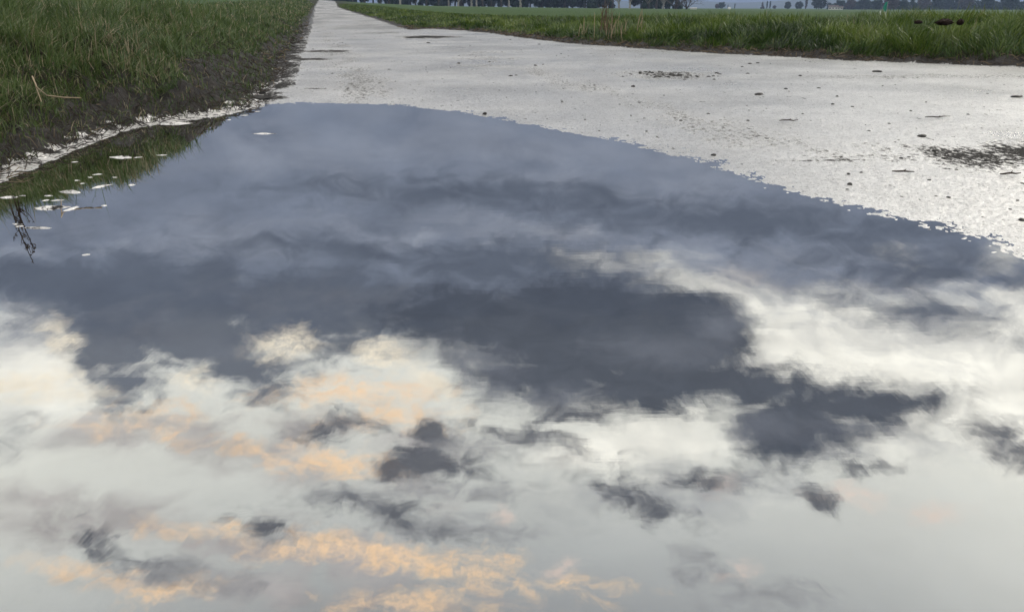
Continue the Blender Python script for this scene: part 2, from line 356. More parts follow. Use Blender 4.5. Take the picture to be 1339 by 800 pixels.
def np_mesh(name, verts, quads, tris=None, attrs=None, smooth=True):
    me = bpy.data.meshes.new(name)
    nq = len(quads)
    nt = 0 if tris is None else len(tris)
    me.vertices.add(len(verts))
    me.vertices.foreach_set('co', np.ascontiguousarray(verts, dtype=np.float32).ravel())
    loops = np.asarray(quads, dtype=np.int32).ravel()
    if nt:
        loops = np.concatenate([loops, np.asarray(tris, dtype=np.int32).ravel()])
    me.loops.add(len(loops))
    me.loops.foreach_set('vertex_index', loops)
    starts = np.concatenate([np.arange(nq) * 4, nq * 4 + np.arange(nt) * 3]).astype(np.int32)
    me.polygons.add(nq + nt)
    me.polygons.foreach_set('loop_start', starts)
    me.polygons.foreach_set('use_smooth', np.full(nq + nt, smooth))
    for k, v in (attrs or {}).items():
        a = me.attributes.new(k, 'FLOAT', 'POINT')
        a.data.foreach_set('value', np.asarray(v, dtype=np.float32))
    me.update(calc_edges=True)
    me.validate()
    return me


def link(name, me, mat, parent=None, loc=None):
    o = bpy.data.objects.new(name, me)
    C.objects.link(o)
    if mat is not None and not me.materials:
        me.materials.append(mat)
    if parent is not None:
        o.parent = parent
    if loc is not None:
        o.location = loc
    return o


def empty(name, loc, rz=0.0):
    o = bpy.data.objects.new(name, None)
    C.objects.link(o)
    o.location = loc
    o.rotation_euler = (0, 0, rz)
    o.empty_display_size = 0.1
    return o


def copy_tree(o):
    c = o.copy()
    C.objects.link(c)
    for ch in [k for k in bpy.data.objects if k.parent == o]:
        d = ch.copy()
        C.objects.link(d)
        d.parent = c
        for g in [k for k in bpy.data.objects if k.parent == ch]:
            e = g.copy()
            C.objects.link(e)
            e.parent = d
    return c


def _hash(ix, iy, seed):
    h = (ix.astype(np.int64) * 374761393 + iy.astype(np.int64) * 668265263 + seed * 974634777) & 0xFFFFFFFF
    h = ((h ^ (h >> 13)) * 1274126177) & 0xFFFFFFFF
    h = (h ^ (h >> 16)) & 0xFFFF
    return h / 65535.0


def vnoise(x, y, seed=0):
    ix, iy = np.floor(x), np.floor(y)
    fx, fy = x - ix, y - iy
    fx = fx * fx * (3 - 2 * fx)
    fy = fy * fy * (3 - 2 * fy)
    a = _hash(ix, iy, seed); b = _hash(ix + 1, iy, seed)
    c = _hash(ix, iy + 1, seed); d = _hash(ix + 1, iy + 1, seed)
    return (a * (1 - fx) + b * fx) * (1 - fy) + (c * (1 - fx) + d * fx) * fy


def fbm(x, y, seed=0, octs=4, gain=0.5):
    s = 0; amp = 1; tot = 0
    for i in range(octs):
        s = s + amp * vnoise(x * 2 ** i + 13.7 * i, y * 2 ** i + 7.1 * i, seed + i)
        tot += amp
        amp *= gain
    return s / tot - 0.5


def sdf(px, py, poly):
    """signed distance to a polygon on the ground, negative inside"""
    P = np.array(poly)
    d = np.full(px.shape, 1e18)
    inside = np.zeros(px.shape, bool)
    n = len(P)
    for i in range(n):
        ax, ay = P[i]; bx, by = P[(i + 1) % n]
        ex, ey = bx - ax, by - ay
        wx, wy = px - ax, py - ay
        tt = np.clip((wx * ex + wy * ey) / (ex * ex + ey * ey), 0, 1)
        d = np.minimum(d, (wx - ex * tt) ** 2 + (wy - ey * tt) ** 2)
        cond = (ay > py) != (by > py)
        if ey != 0:
            xi = ax + (py - ay) * ex / ey
            inside ^= cond & (px < xi)
    return np.where(inside, -np.sqrt(d), np.sqrt(d))


# ------------------------------------------------------------------ the lie of the land (metres; the puddle's surface is z = 0)
PUDDLE = [(-1.123, 0.968), (-1.371, 1.549), (-1.517, 2.042), (-1.583, 2.417), (-1.61, 2.629), (-1.641, 2.879), (-1.678, 3.177), (-1.681, 3.447), (-1.651, 3.686), (-1.546, 3.874), (-1.431, 4.08), (-1.355, 4.413), (-1.377, 4.486), (-1.037, 4.581), (-0.629, 4.449), (-0.275, 4.174), (0.106, 3.636), (0.406, 3.236), (0.622, 2.786), (0.771, 2.383), (0.892, 2.094), (0.998, 1.885), (1.077, 1.693), (1.081, 1.575), (1.086, 1.345), (1.017, 1.016), (1.6, 0.2), (1.5, -1.5), (0.3, -3.2), (-1.2, -2.5), (-1.3, -0.8)]
ROAD = [(-1.371, 1.549), (-1.517, 2.042), (-1.583, 2.417), (-1.61, 2.629), (-1.641, 2.879), (-1.678, 3.177), (-1.681, 3.447), (-1.651, 3.686), (-1.546, 3.874), (-1.431, 4.08), (-1.355, 4.413), (-1.906, 6.825), (-2.952, 11.366), (-4.906, 19.796), (-7.8, 32.5), (-16.4, 70), (-45.8, 200), (-56, 245), (-52, 245), (-41.8, 200), (-14.4, 70), (-5.33, 32.5), (-2.3, 19.2), (-2.041, 20.354), (-1.028, 18.526), (-0.242, 15.96), (0.354, 13.517), (0.777, 11.962), (2.037, 9.55), (3.197, 7.994), (4.365, 6.996), (4.989, 6.43), (8, 2), (7.5, -12), (-2.4, -12)]


def terrain_far(x, y):
    """gentle rise of the land away from the puddle, more to the left"""
    r = np.hypot(x, y)
    t = np.where(y > 1, x / np.maximum(y, 1.0), np.sign(x) * 3.0)
    G = np.interp(t, [-1.2, -0.65, -0.4, -0.23, -0.19, -0.1, 0.07, 0.42, 0.65, 1.5], [5.5, 5.5, 4.2, 2.75, 2.15, 1.15, 0.5, -0.45, -0.5, -0.5])
    G = np.where(y < 1, np.where(x < 0, 3.0, -0.4), G)
    ramp = np.clip((r - 18) / 231.0, 0, 1)
    ramp = np.where(ramp < 0.03, ramp ** 2 / 0.06, ramp - 0.015)
    return G * ramp


def ground_fields(x, y):
    sr = sdf(x, y, ROAD)
    sp = sdf(x, y, PUDDLE)
    T = terrain_far(x, y)
    left = x < (-0.2 - 0.23 * y)
    sr_j = sr + 0.10 * fbm(x * 3.1, y * 3.1, 5, 4) * np.clip(np.hypot(x, y) / 4, 0.5, 2.5)
    s = np.maximum(sr_j, 0)
    # left verge: a mud step, then a grassy bank
    hl = np.interp(s, [0, 0.10, 0.28, 0.5, 0.8, 1.3, 2.5, 4.0, 8.0], [0, 0.014, 0.07, 0.17, 0.25, 0.34, 0.33, 0.24, 0.05])
    hr_ = np.interp(s, [0, 0.08, 0.3, 0.7, 1.6, 3.0, 5.0, 9.0], [0, 0.03, 0.09, 0.13, 0.19, 0.21, 0.12, 0.02])
    hr_ = hr_ * np.interp(x, [-6, -2, 0.5, 3, 6], [0.45, 0.5, 0.75, 1.0, 1.3])
    hl = hl * (1 - 0.30 * np.clip((y - 9) / 10, 0, 1))
    lump = fbm(x * 2.3, y * 2.3, 21, 5, 0.6) * 0.20 * np.clip(s / 0.6, 0, 1)
    lump = lump + fbm(x * 9, y * 9, 31, 5, 0.65) * 0.10 * np.clip(s / 0.12, 0, 1) * (s < 3)
    verge = np.where(left, hl, hr_) + lump * np.exp(-np.maximum(s - 6, 0) / 3)
    camber = 0.035 * (1 - np.exp(-np.maximum(sp, 0) / 2.6)) - 0.05 * np.clip(-sp / 0.8, 0, 1)
    grit = (fbm(x * 95, y * 95, 51, 3, 0.7) * 0.0030 + fbm(x * 24, y * 24, 61, 3) * 0.0024 + fbm(x * 5, y * 5, 71, 3) * 0.0030)
    grit = grit * np.clip(1.6 - np.hypot(x, y) / 14, 0.2, 1)
    road = camber + grit
    z = T + np.where(sr_j < 0, road, camber * np.exp(-s / 0.5) + grit * np.exp(-s / 0.3) + 0.05 * left * np.clip((s - 0.22) / 0.06, 0, 1) * np.clip(vnoise(x * 6, y * 6, 301) * 2 - 0.6, 0, 1) * (s < 6) + fbm(x * 20, y * 20, 41, 4, 0.65) * 0.022 * left * np.clip(s / 0.05, 0, 1) * (s < 1.5) + verge)
    return z, sr_j, sp, left


STAINS = [(2.047, 2.816, 0.85, 0.32), (1.575, 2.801, 0.5, 0.13), (1.19, 6.285, 0.42, 0.42), (-2.152, 9.714, 0.34, 0.36), (-2.029, 8.168, 0.3, 0.2), (-1.446, 14.364, 0.6, 0.8), (-0.259, 9.47, 0.5, 0.25), (-0.2, 7.269, 0.4, 0.2), (1.145, 2.742, 0.26, 0.014), (2.814, 9.798, 2.2, 0.8), (3.301, 6.078, 1.6, 0.3), (-1.271, 5.317, 0.1, 0.05), (-0.286, 8.228, 0.7, 0.12), (1.504, 2.995, 0.18, 0.03), (-2.591, 16.653, 0.7, 0.5), (-1.482, 7.084, 0.3, 0.1), (1.279, 6.506, 0.2, 0.1)]
STAIN_W = [0.95, 0.6, 0.62, 1.2, 1.2, 1.3, 0.32, 0.32, 0.7, 0.34, 0.34, 0.9, 0.4, 0.5, 0.7, 0.4, 0.9]


def dirt_field(x, y, sr):
    d = np.zeros_like(x)
    n = fbm(x * 7, y * 3.2, 81, 5, 0.65)
    for (cx, cy, rx, ry), wgt in zip(STAINS, STAIN_W):
        q = np.hypot((x - cx) / rx, (y - cy) / ry)
        d = np.maximum(d, wgt * np.clip((1.1 - q + n * 1.3) * 1.15, 0, 1))
    # mud spread from the left verge over the road's edge
    lef = x < (-0.2 - 0.23 * y)
    e = np.clip(1.0 - (-sr) / (0.10 + 0.028 * np.clip(y - 3, 0, 20)) + fbm(x * 9, y * 5, 91, 5, 0.7) * 2.6, 0, 1)
    d = np.where(lef & (y > 3.9), np.maximum(d, e * 0.95), d)
    e2 = np.clip(1.0 - (-sr) / 0.12 + fbm(x * 9, y * 5, 92, 4) * 2.0, 0, 1)
    d = np.where(~lef, np.maximum(d, e2 * 0.8), d)
    tr_ = np.exp(-((x + 0.245 * y - 0.35) / 0.22) ** 2) * (y > 3) + 0.7 * np.exp(-((x + 0.245 * y - 1.75) / 0.25) ** 2) * (y > 3)
    d = np.maximum(d, np.clip(tr_ * (0.20 + 1.3 * fbm(x * 5, y * 1.5, 95, 5, 0.65)), 0, 0.42))
    # thin specks of grit all over
    sp_ = vnoise(x * 60, y * 26, 97)
    d = np.maximum(d, np.clip((sp_ - 0.91) * 12, 0, 0.8))
    return d


def build_ground():
    front = np.arange(-46, 46.01, 0.1)
    rest = np.concatenate([np.arange(-180, -46, 3.0), front, np.arange(49, 180, 3.0)])
    az_ = np.radians(rest)
    rs = [0.12]
    while rs[-1] < 6000:
        r = rs[-1]
        k = 1.05 if r < 0.7 else 1.005 if r < 8 else 1.009 if r < 32 else 1.03
        rs.append(r * k)
    rs = np.array(rs)
    nA, nR = len(az_), len(rs)
    A, Rr = np.meshgrid(az_, rs)
    x = (np.sin(A) * Rr).ravel()
    y = (np.cos(A) * Rr).ravel()
    z, sr, sp, left = ground_fields(x, y)
    dirt = dirt_field(x, y, sr)
    dist = np.hypot(x, y)
    dryn = fbm(x * 1.2, y * 0.28, 101, 5, 0.6)
    dry = np.clip((y - 19.0 + fbm(x * 2, y * 2, 103, 3) * 0.5) / 0.8, 0, 1) * np.clip(0.62 + dryn * 2.6, 0.15, 1)
    mud_w = np.where(left, 0.27 + 0.22 * fbm(x * 0.9, y * 0.9, 111, 3) + 0.30 * np.clip(1 - np.abs(y - 5.6) / 2.2, 0, 1), 0.20 + 0.2 * fbm(x, y, 112, 3)) \
        * np.clip(1 - (dist - 30) / 40, 0.2, 1)
    mud_w = np.where(left, mud_w + 0.12 * np.clip(1 - np.abs(y - 4.2) / 1.5, 0, 1), mud_w)
    wet = np.clip(1.15 - z / 0.030 + fbm(x * 16, y * 16, 201, 4, 0.6) * 1.8 - 0.20, 0, 0.70)
    soil = np.clip(1 - (sr - mud_w) / 4.5, 0, 1)
    idx = np.arange(nA * nR).reshape(nR, nA)
    q = np.stack([idx[:-1, :-1], idx[:-1, 1:], idx[1:, 1:], idx[1:, :-1]], -1).reshape(-1, 4)[:, ::-1]
    # close the ring behind the viewer
    q2 = np.stack([idx[:-1, -1], idx[:-1, 0], idx[1:, 0], idx[1:, -1]], -1).reshape(-1, 4)[:, ::-1]
    q = np.concatenate([q, q2])
    fs = sr[q].mean(1)
    fm = mud_w[q].mean(1) + 0.22 * fbm(x[q[:, 0]] * 5, y[q[:, 0]] * 5, 121, 4)
    fsp = sp[q].mean(1)
    V = np.stack([x, y, z], 1)

    def sub(name, mask, mat, attrs, kind='structure', zz=None):
        qq = q[mask]
        used, inv = np.unique(qq, return_inverse=True)
        vv = V[used].copy()
        if zz is not None:
            vv[:, 2] = zz
        o = link(name, np_mesh(name, vv, inv.reshape(-1, 4), attrs={k: a[used] for k, a in attrs.items()}), mat)
        o['kind'] = kind
        return o

    is_road = fs < 0
    deep = fsp < -0.45
    is_mud = (fs >= 0) & (fs < fm) & (dist[q[:, 0]] < 70)
    sub('road', is_road & ~deep, M['road'], {'dirt': dirt, 'dry': dry})
    tag(sub('mud', is_mud & ~deep, M['mud'], {'wet': wet}), kind='structure')
    sub('ground', ~is_road & ~is_mud, M['field'], {'soil': soil})
    sub('puddle', (fsp < 0.55) & (dist[q[:, 0]] < 9), M['puddle'], {}, zz=0.0)
    sub('puddle_bed', deep & (is_road | is_mud), M['mud'], {'wet': wet})


build_ground()


def height(x, y):
    z, *_ = ground_fields(np.atleast_1d(np.asarray(x, float)), np.atleast_1d(np.asarray(y, float)))
    return z


def h1(x, y):
    return float(height(x, y)[0])


# ------------------------------------------------------------------ hills far off
def build_hills():
    n = 240
    rows = 10
    V = []
    for j in range(rows):
        for i in range(n + 1):
            a = R(-75 + 150 * i / n)
            d = 2100 + 90 * j
            prof = math.sin(math.pi * min(1, j / (rows - 1)))
            hgt = (10 + 17 * (0.5 + 0.5 * math.sin(a * 5.1 + 1.0)) + 7 * math.sin(a * 13.0 + 2) + 2.5 * math.sin(a * 41)) * prof
            V.append((math.sin(a) * d, math.cos(a) * d, -1.2 + max(hgt, 0)))
    q = [(j * (n + 1) + i, j * (n + 1) + i + 1, (j + 1) * (n + 1) + i + 1, (j + 1) * (n + 1) + i) for j in range(rows - 1) for i in range(n)]
    o = link('hills', np_mesh('hills', np.array(V), q), M['hills'])
    o['kind'] = 'structure'


build_hills()

# ------------------------------------------------------------------ grass
rng = np.random.default_rng(7)


def blades(name, x, y, hgt, wid, lean, tint, mat, az0=None, curl=1.0):
    n = len(x)
    z = height(x, y) - 0.01
    a = rng.uniform(0, 2 * math.pi, n) if az0 is None else az0
    dx, dy = np.cos(a), np.sin(a)
    wa = rng.uniform(0, 2 * math.pi, n)
    wx, wy = np.cos(wa), np.sin(wa)
    lv = np.array([0, 0.35, 0.72, 1.0])
    wf = np.array([0.8, 1.0, 0.7, 0.0])
    vs = []
    for k in range(4):
        t = lv[k]
        off = lean * hgt * (t ** (1 + curl))
        cz = z + hgt * t * (1 - 0.35 * lean * t)
        cx = x + dx * off
        cy = y + dy * off
        if k < 3:
            hw = wid * wf[k] * 0.5
            vs.append(np.stack([cx - wx * hw, cy - wy * hw, cz], 1))
            vs.append(np.stack([cx + wx * hw, cy + wy * hw, cz], 1))
        else:
            vs.append(np.stack([cx, cy, cz], 1))
    V = np.stack(vs, 1).reshape(-1, 3)
    b = (np.arange(n) * 7)[:, None]
    q = np.concatenate([b + np.array([[0, 1, 3, 2]]), b + np.array([[2, 3, 5, 4]])])
    tr = b + np.array([[4, 5, 6]])
    return link(name, np_mesh(name, V, q, tr, {'tint': np.repeat(tint, 7)}), mat)


def scatter(n, a0, a1, r0, r1):
    a = np.radians(rng.uniform(a0, a1, n))
    r = r0 * (r1 / r0) ** rng.uniform(0, 1, n)
    return np.sin(a) * r, np.cos(a) * r, r


def verge_grass():
    # left verge
    x, y, r = scatter(620000, -62, -11, 1.2, 90)
    z, sr, sp, left = ground_fields(x, y)
    mw = np.where(left, 0.20 + 0.25 * fbm(x * 0.9, y * 0.9, 111, 3) + 0.34 * np.clip(1 - np.abs(y - 5.2) / 2.4, 0, 1), 0.1)
    nz = fbm(x * 4, y * 4, 121, 4)
    keep = left & (sr > mw + 0.25 * nz) & (sr < 6.5)
    sparse = left & (sr > 0.06) & (sr <= mw + 0.25 * nz) & (rng.uniform(0, 1, len(x)) < 0.13)
    k = keep | sparse
    x, y, r, sr, mw, sparse = x[k], y[k], r[k], sr[k], mw[k], sparse[k]
    clump = fbm(x * 1.7, y * 1.7, 131, 4, 0.6) + 0.5
    tuft = fbm(x * 7, y * 7, 141, 3) + 0.5
    into = np.clip((sr - mw) / 0.9, 0, 1)
    h = (0.05 + 0.135 * into) * (0.25 + 0.95 * clump + 0.8 * tuft) * rng.uniform(0.6, 1.25, len(x))
    h = np.where(rng.uniform(0, 1, len(x)) < 0.015 * into, h * 1.7, h)
    h = h * np.where(sr > 3.0, 0.7, 1)
    w_ = np.maximum(0.0030, 0.0009 * r) * rng.uniform(0.7, 1.3, len(x))
    tint = np.clip(0.18 + 0.75 * (fbm(x * 1.1, y * 1.1, 151, 4) + 0.35) * 0.8 + 0.35 * (tuft - 0.5) + rng.normal(0, 0.13, len(x)), 0, 0.86)
    dry = rng.uniform(0, 1, len(x)) < np.clip(0.12 + 0.55 * (fbm(x * 1.5, y * 1.5, 161, 3)), 0.03, 0.4)
    tint = np.where(dry, rng.uniform(0.84, 1.0, len(x)), tint)
    a = fbm(x * 2.1, y * 2.1, 171, 3) * 14 + rng.normal(0, 1.5, len(x))
    lean = np.clip(rng.normal(0.6, 0.38, len(x)), 0.05, 1.3)
    o = blades('grass', x, y, h, w_, lean, tint, M['grass'], a)
    tag(o, "long uneven green and straw coloured grass on the bank left of the puddle", 'grass', kind='stuff')
    # right verge
    x, y, r = scatter(640000, -14.5, 50, 5.5, 110)
    z, sr, sp, left = ground_fields(x, y)
    nz = fbm(x * 4, y * 4, 122, 4)
    k = (~left) & (sr > 0.16 + 0.24 * nz) & (sr < 5.5)
    x, y, r, sr = x[k], y[k], r[k], sr[k]
    clump = fbm(x * 1.5, y * 1.5, 132, 4, 0.6) + 0.5
    big = fbm(x * 0.5, y * 0.5, 133, 3, 0.6) + 0.5
    sc = np.interp(x, [-6, -2, 1, 4, 7], [0.55, 0.6, 0.85, 1.15, 1.5])
    h = (0.05 + 0.11 * np.clip(sr / 0.8, 0, 1)) * (0.3 + 1.2 * clump + 0.5 * big) * sc * rng.uniform(0.6, 1.25, len(x))
    w_ = np.maximum(0.0035, 0.00078 * r) * rng.uniform(0.7, 1.3, len(x))
    tint = np.clip(0.40 + 1.3 * fbm(x * 1.6, y * 1.6, 152, 4) + rng.normal(0, 0.14, len(x)), 0, 0.9)
    tint = np.where(rng.uniform(0, 1, len(x)) < 0.04, rng.uniform(0.9, 1, len(x)), tint)
    a = fbm(x * 2.1, y * 2.1, 172, 3) * 14 + rng.normal(0, 0.7, len(x))
    o = blades('grass', x, y, h, w_, np.clip(rng.normal(0.6, 0.3, len(x)), 0.05, 1.3), tint, M['grass_r'], a)
    tag(o, "lush dark green grass along the verge right of the road", 'grass', kind='stuff')


verge_grass()


def litter():
    # dead stalks and bits lying along both mud edges
    xs, ys, hs, ls, rs_, wd = [], [], [], [], [], []
    x, y, r = scatter(60000, -62, -13, 1.3, 26)
    z, sr, sp, left = ground_fields(x, y)
    k = left & (sr > 0.0) & (sr < 0.75)
    k &= rng.uniform(0, 1, len(x)) < 0.5
    x1, y1, r1 = x[k], y[k], r[k]
    x, y, r = scatter(90000, -10, 50, 5, 22)
    z, sr, sp, left = ground_fields(x, y)
    k = (~left) & (sr > -0.05) & (sr < 0.25) & (rng.uniform(0, 1, len(x)) < 0.55)
    x2, y2, r2 = x[k], y[k], r[k]
    for nm, x, y, r, lab in (('plant_litter', x1, y1, r1, "dark dead stems and root bits strewn on the mud left of the puddle"),
                             ('plant_litter', x2, y2, r2, "brown dead stalks and leaf bits lying along the right edge of the road")):
        n = len(x)
        L = rng.uniform(0.02, 0.09, n) * np.where(r > 6, 1.2, 1)
        a = rng.uniform(0, math.pi, n)
        w_ = np.maximum(0.002, 0.0006 * r) * rng.uniform(0.6, 1.6, n)
        dx, dy = np.cos(a), np.sin(a)
        z0 = height(x, y) + 0.003
        z1 = height(x + dx * L, y + dy * L) + 0.004 + rng.uniform(0, 0.022, n)
        zm = (z0 + z1) / 2 + rng.uniform(0.0, 0.016, n)
        P0_ = np.stack([x, y, z0], 1); P2 = np.stack([x + dx * L, y + dy * L, z1], 1)
        P1 = np.stack([x + dx * L * 0.5 + rng.normal(0, 0.004, n), y + dy * L * 0.5, zm], 1)
        side = np.stack([-dy * w_ / 2, dx * w_ / 2, np.zeros(n)], 1)
        upv = np.stack([np.zeros(n), np.zeros(n), w_], 1)
        V = np.stack([P0_ - side, P0_ + side, P0_ + upv, P1 - side, P1 + side, P1 + upv, P2 - side * 0.5, P2 + side * 0.5, P2 + upv * 0.5], 1).reshape(-1, 3)
        b = (np.arange(n) * 9)[:, None]
        q = np.concatenate([b + np.array([v]) for v in ([0, 1, 4, 3], [1, 2, 5, 4], [2, 0, 3, 5], [3, 4, 7, 6], [4, 5, 8, 7], [5, 3, 6, 8])])
        t_ = np.where(rng.uniform(0, 1, n) < 0.09, rng.uniform(0.6, 1, n), rng.uniform(0, 0.35, n))
        if nm and lab.startswith('brown'):
            t_ = rng.uniform(0.1, 0.9, n)
        o = link(nm, np_mesh(nm, V, q, None, {'tint': np.repeat(t_, 9)}), M['dead'])
        tag(o, lab, 'plant litter', kind='stuff')


litter()


# ------------------------------------------------------------------ stones and clods on the road, mud islets in the puddle
def lump_mesh(name, seed, flat=0.6, segs=10, rings=6, rough=0.3):
    rr = random.Random(seed)
    ph = [rr.uniform(0, 6.28) for _ in range(8)]
    V = []
    for j in range(rings + 1):
        v = -0.35 * math.pi + (0.85 * math.pi) * j / rings
        for i in range(segs):
            u = 2 * math.pi * i / segs
            k = 1 + rough * (0.5 * math.sin(2 * u + ph[0]) + 0.35 * math.sin(3 * u + ph[1] + v) + 0.3 * math.sin(5 * u + ph[2] - 2 * v) + rr.uniform(-0.35, 0.35))
            V.append((math.cos(v) * math.cos(u) * k, math.cos(v) * math.sin(u) * k, math.sin(v) * flat * (1 + 0.3 * rough * math.sin(3 * u + ph[3]))))
    q = [(j * segs + i, j * segs + (i + 1) % segs, (j + 1) * segs + (i + 1) % segs, (j + 1) * segs + i) for j in range(rings) for i in range(segs)]
    return np_mesh(name, np.array(V), q, smooth=False)


stone_meshes = [lump_mesh('pebble', s, 0.55 + 0.1 * (s % 3), rough=0.35) for s in range(6)]
BIG = [
    ((1.017, 2.35), 0.0085, "round dark stone standing nearest the puddle's right shore"),
    ((1.073, 2.501), 0.0055, "small dark pebble just behind the round stone by the right shore"),
    ((1.473, 4.846), 0.017, "flattish dark stone alone in the middle of the wet road, before the scattered mud patch"),
    ((2.895, 6.506), 0.024, "flat black clod far out on the road near the right verge"),
    ((2.885, 4.64), 0.018, "dark oval stone by the right border of the photo"),
    ((-0.137, 4.049), 0.010, "dark pebble on the puddle's far shore"),
    ((0.73, 2.863), 0.009, "dark pebble at the puddle's shore where it curves to the right"),
    ((0.799, 5.369), 0.012, "dark pebble just in front of the scattered mud patch"),
    ((1.664, 3.236), 0.013, "flat dark lump in front of the large black stain"),
    ((-1.545, 5.024), 0.020, "black mud clod at the end of the muddy spur left of the road"),
    ((-1.477, 4.72), 0.035, "long black mud clod lying on the muddy spur beside the puddle corner"),
]
for i, ((px, py), s, lab) in enumerate(BIG):
    o = link('stone' if 'clod' not in lab else 'clod', stone_meshes[i % 6], M['stone'])
    flatx = 1.5 if ('flat' in lab or 'long' in lab or 'oval' in lab) else 1.0
    o.scale = (s * flatx, s, s * (0.6 if flatx > 1 else 1.1))
    o.location = (px, py, max(h1(px, py), 0) + s * 0.22)
    o.rotation_euler = (0, 0, 0.3 * i if flatx == 1 else 0)
    tag(o, lab, 'stone' if 'clod' not in lab else 'clod')
SMALL = [(0.347, 3.818), (0.632, 3.846), (0.706, 4.486), (0.644, 4.377), (0.587, 4.413), (1.698, 3.611), (1.786, 4.24), (1.891, 4.72), (1.737, 5.166), (1.71, 5.024), (1.429, 3.959), (1.52, 3.403), (1.883, 3.102), (2.548, 5.422), (2.416, 5.317), (2.164, 6.146), (2.156, 7.462), (1.827, 6.357), (1.721, 4.342), (0.532, 5.216), (0.553, 5.475), (0.032, 6.285), (-0.009, 6.215), (0.28, 4.524), (-0.489, 7.563), (1.124, 2.525), (1.45, 2.564), (2.002, 4.049), (2.835, 4.846), (2.257, 4.413), (0.972, 3.989), (1.208, 4.111), (1.099, 3.738), (0.206, 7.269), (-0.213, 7.773), (-1.072, 5.317), (0.791, 3.764), (2.21, 3.902), (1.964, 5.216), (1.275, 1.922), (1.225, 2.177), (-1.195, 11.838), (1.983, 7.084), (2.255, 7.563), (1.39, 2.13)]
rs2 = random.Random(4)
pts = [(a, b, rs2.uniform(0.004, 0.0075) * max(1, b / 3.6)) for a, b in SMALL]
for _ in range(60):
    a = R(rs2.uniform(-14, 34)); d = 2.2 * (14 / 2.2) ** rs2.random()
    pts.append((math.sin(a) * d, math.cos(a) * d, rs2.uniform(0.002, 0.005) * max(1, d / 3.5)))
for _ in range(70):      # crumbs in the scattered mud patch
    cx, cy = STAINS[2][:2]
    pts.append((cx + rs2.gauss(0, 0.17), cy + rs2.gauss(0, 0.14), rs2.uniform(0.005, 0.013)))
for _ in range(40):
    cx, cy = STAINS[0][:2]
    pts.append((cx + rs2.gauss(-0.35, 0.25), cy + rs2.gauss(0, 0.09), rs2.uniform(0.003, 0.008)))
P_ = np.array(pts)
_, srP, spP, _ = ground_fields(P_[:, 0], P_[:, 1])
zP = height(P_[:, 0], P_[:, 1])
for i, (a, b, s) in enumerate(pts):
    if srP[i] > -0.05 or spP[i] < 0.03:
        continue
    o = link('pebble', stone_meshes[rs2.randrange(6)], M['stone'])
    o.scale = (s * rs2.uniform(0.8, 1.5), s, s * rs2.uniform(0.5, 0.9))
    o.rotation_euler = (0, 0, rs2.uniform(0, 6))
    o.location = (a, b, zP[i] + s * 0.15)
    tag(o, "tiny dark pebble or mud crumb scattered on the wet asphalt", 'pebble', 'pebbles and crumbs on the wet road')


def islet(name, cx, cy, rx, ry, rot, hgt, seed):
    rr = random.Random(seed)
    ph = [rr.uniform(0, 6.28) for _ in range(6)]
    segs, rings = 36, 9
    V = [(0, 0, hgt)]
    for j in range(1, rings + 1):
        k = j / rings
        for i in range(segs):
            u = 2 * math.pi * i / segs
            e = rr.uniform(0.9, 1.1) + 0.30 * math.sin(2 * u + ph[0]) + 0.16 * math.sin(3 * u + ph[1]) + 0.16 * math.sin(7 * u + ph[2]) + 0.12 * math.sin(11 * u + ph[3]) + 0.07 * math.sin(17 * u + ph[5])
            zz = hgt * (1 - k ** 2.2) * (1 + 0.3 * math.sin(4 * u + 5 * k + ph[4])) - 0.006 * (k == 1)
            V.append((rx * k * e * math.cos(u), ry * k * e * math.sin(u), zz + rr.uniform(-1, 1) * hgt * 0.10))
    q = []
    tr = [(0, 1 + i, 1 + (i + 1) % segs) for i in range(segs)]
    for j in range(rings - 1):
        for i in range(segs):
            a_ = 1 + j * segs
            q.append((a_ + i, a_ + segs + i, a_ + segs + (i + 1) % segs, a_ + (i + 1) % segs))
    me = np_mesh(name, np.array(V), q, tr, {'wet': [0.62 + 0.22 * rr.random() for _ in V]})
    o = link(name, me, M['mud'])
    o.location = (cx, cy, -0.001)
    o.rotation_euler = (0, 0, rot)
    return o


ISLETS = [
    ((-1.397, 2.832), 0.050, 0.030, 0.1, "pale wet mud islet below the grass reflection, farthest right of the large ones"),
    ((-1.238, 2.068), 0.050, 0.035, 0.2, "largest pale mud islet near the left border of the photo"),
    ((-1.174, 2.059), 0.014, 0.040, -0.3, "slanting pale mud islet just right of the largest one"),
    ((-1.233, 2.339), 0.014, 0.055, -0.35, "long slanting pale mud islet at the tip of the reflected grass"),
    ((-1.286, 2.265), 0.040, 0.028, 0.0, "broad lumpy mud islet in the middle of the cluster"),
    ((-1.154, 1.863), 0.045, 0.012, 0.0, "thin flat mud islet beside the reflected weed stalk"),
    ((-1.423, 2.196), 0.040, 0.015, 0.0, "pale mud islet at the very left border of the photo"),
    ((-1.058, 3.403), 0.055, 0.016, 0.0, "lone thin mud islet out in the puddle near the road corner"),
    ((-1.105, 2.094), 0.011, 0.005, 0.5, "small pale mud islet right of the slanting ones, in open water"),
    ((-0.924, 1.64), 0.011, 0.0035, 0.3, "small pale speck of mud alone in the dark cloud reflection at left"),
    ((-1.563, 3.712), 0.10, 0.040, 0.3, "wide wet mud islet touching the muddy shore"),
    ((-1.627, 3.846), 0.09, 0.035, 0.3, "pale wet mud shelf right on the muddy shore above the wide islet"),
    ((-1.151, 2.361), 0.014, 0.010, 0.0, "tiny pale mud speck in open water right of the long slanting islet"),
]
for i, ((cx, cy), rx, ry, rot, lab) in enumerate(ISLETS):
    tag(islet('mud_islet', cx, cy, rx * 0.72, ry * 0.6, rot, 0.002 + 0.10 * min(rx, ry), 40 + i), lab, 'mud islet', 'mud islets in the puddle')
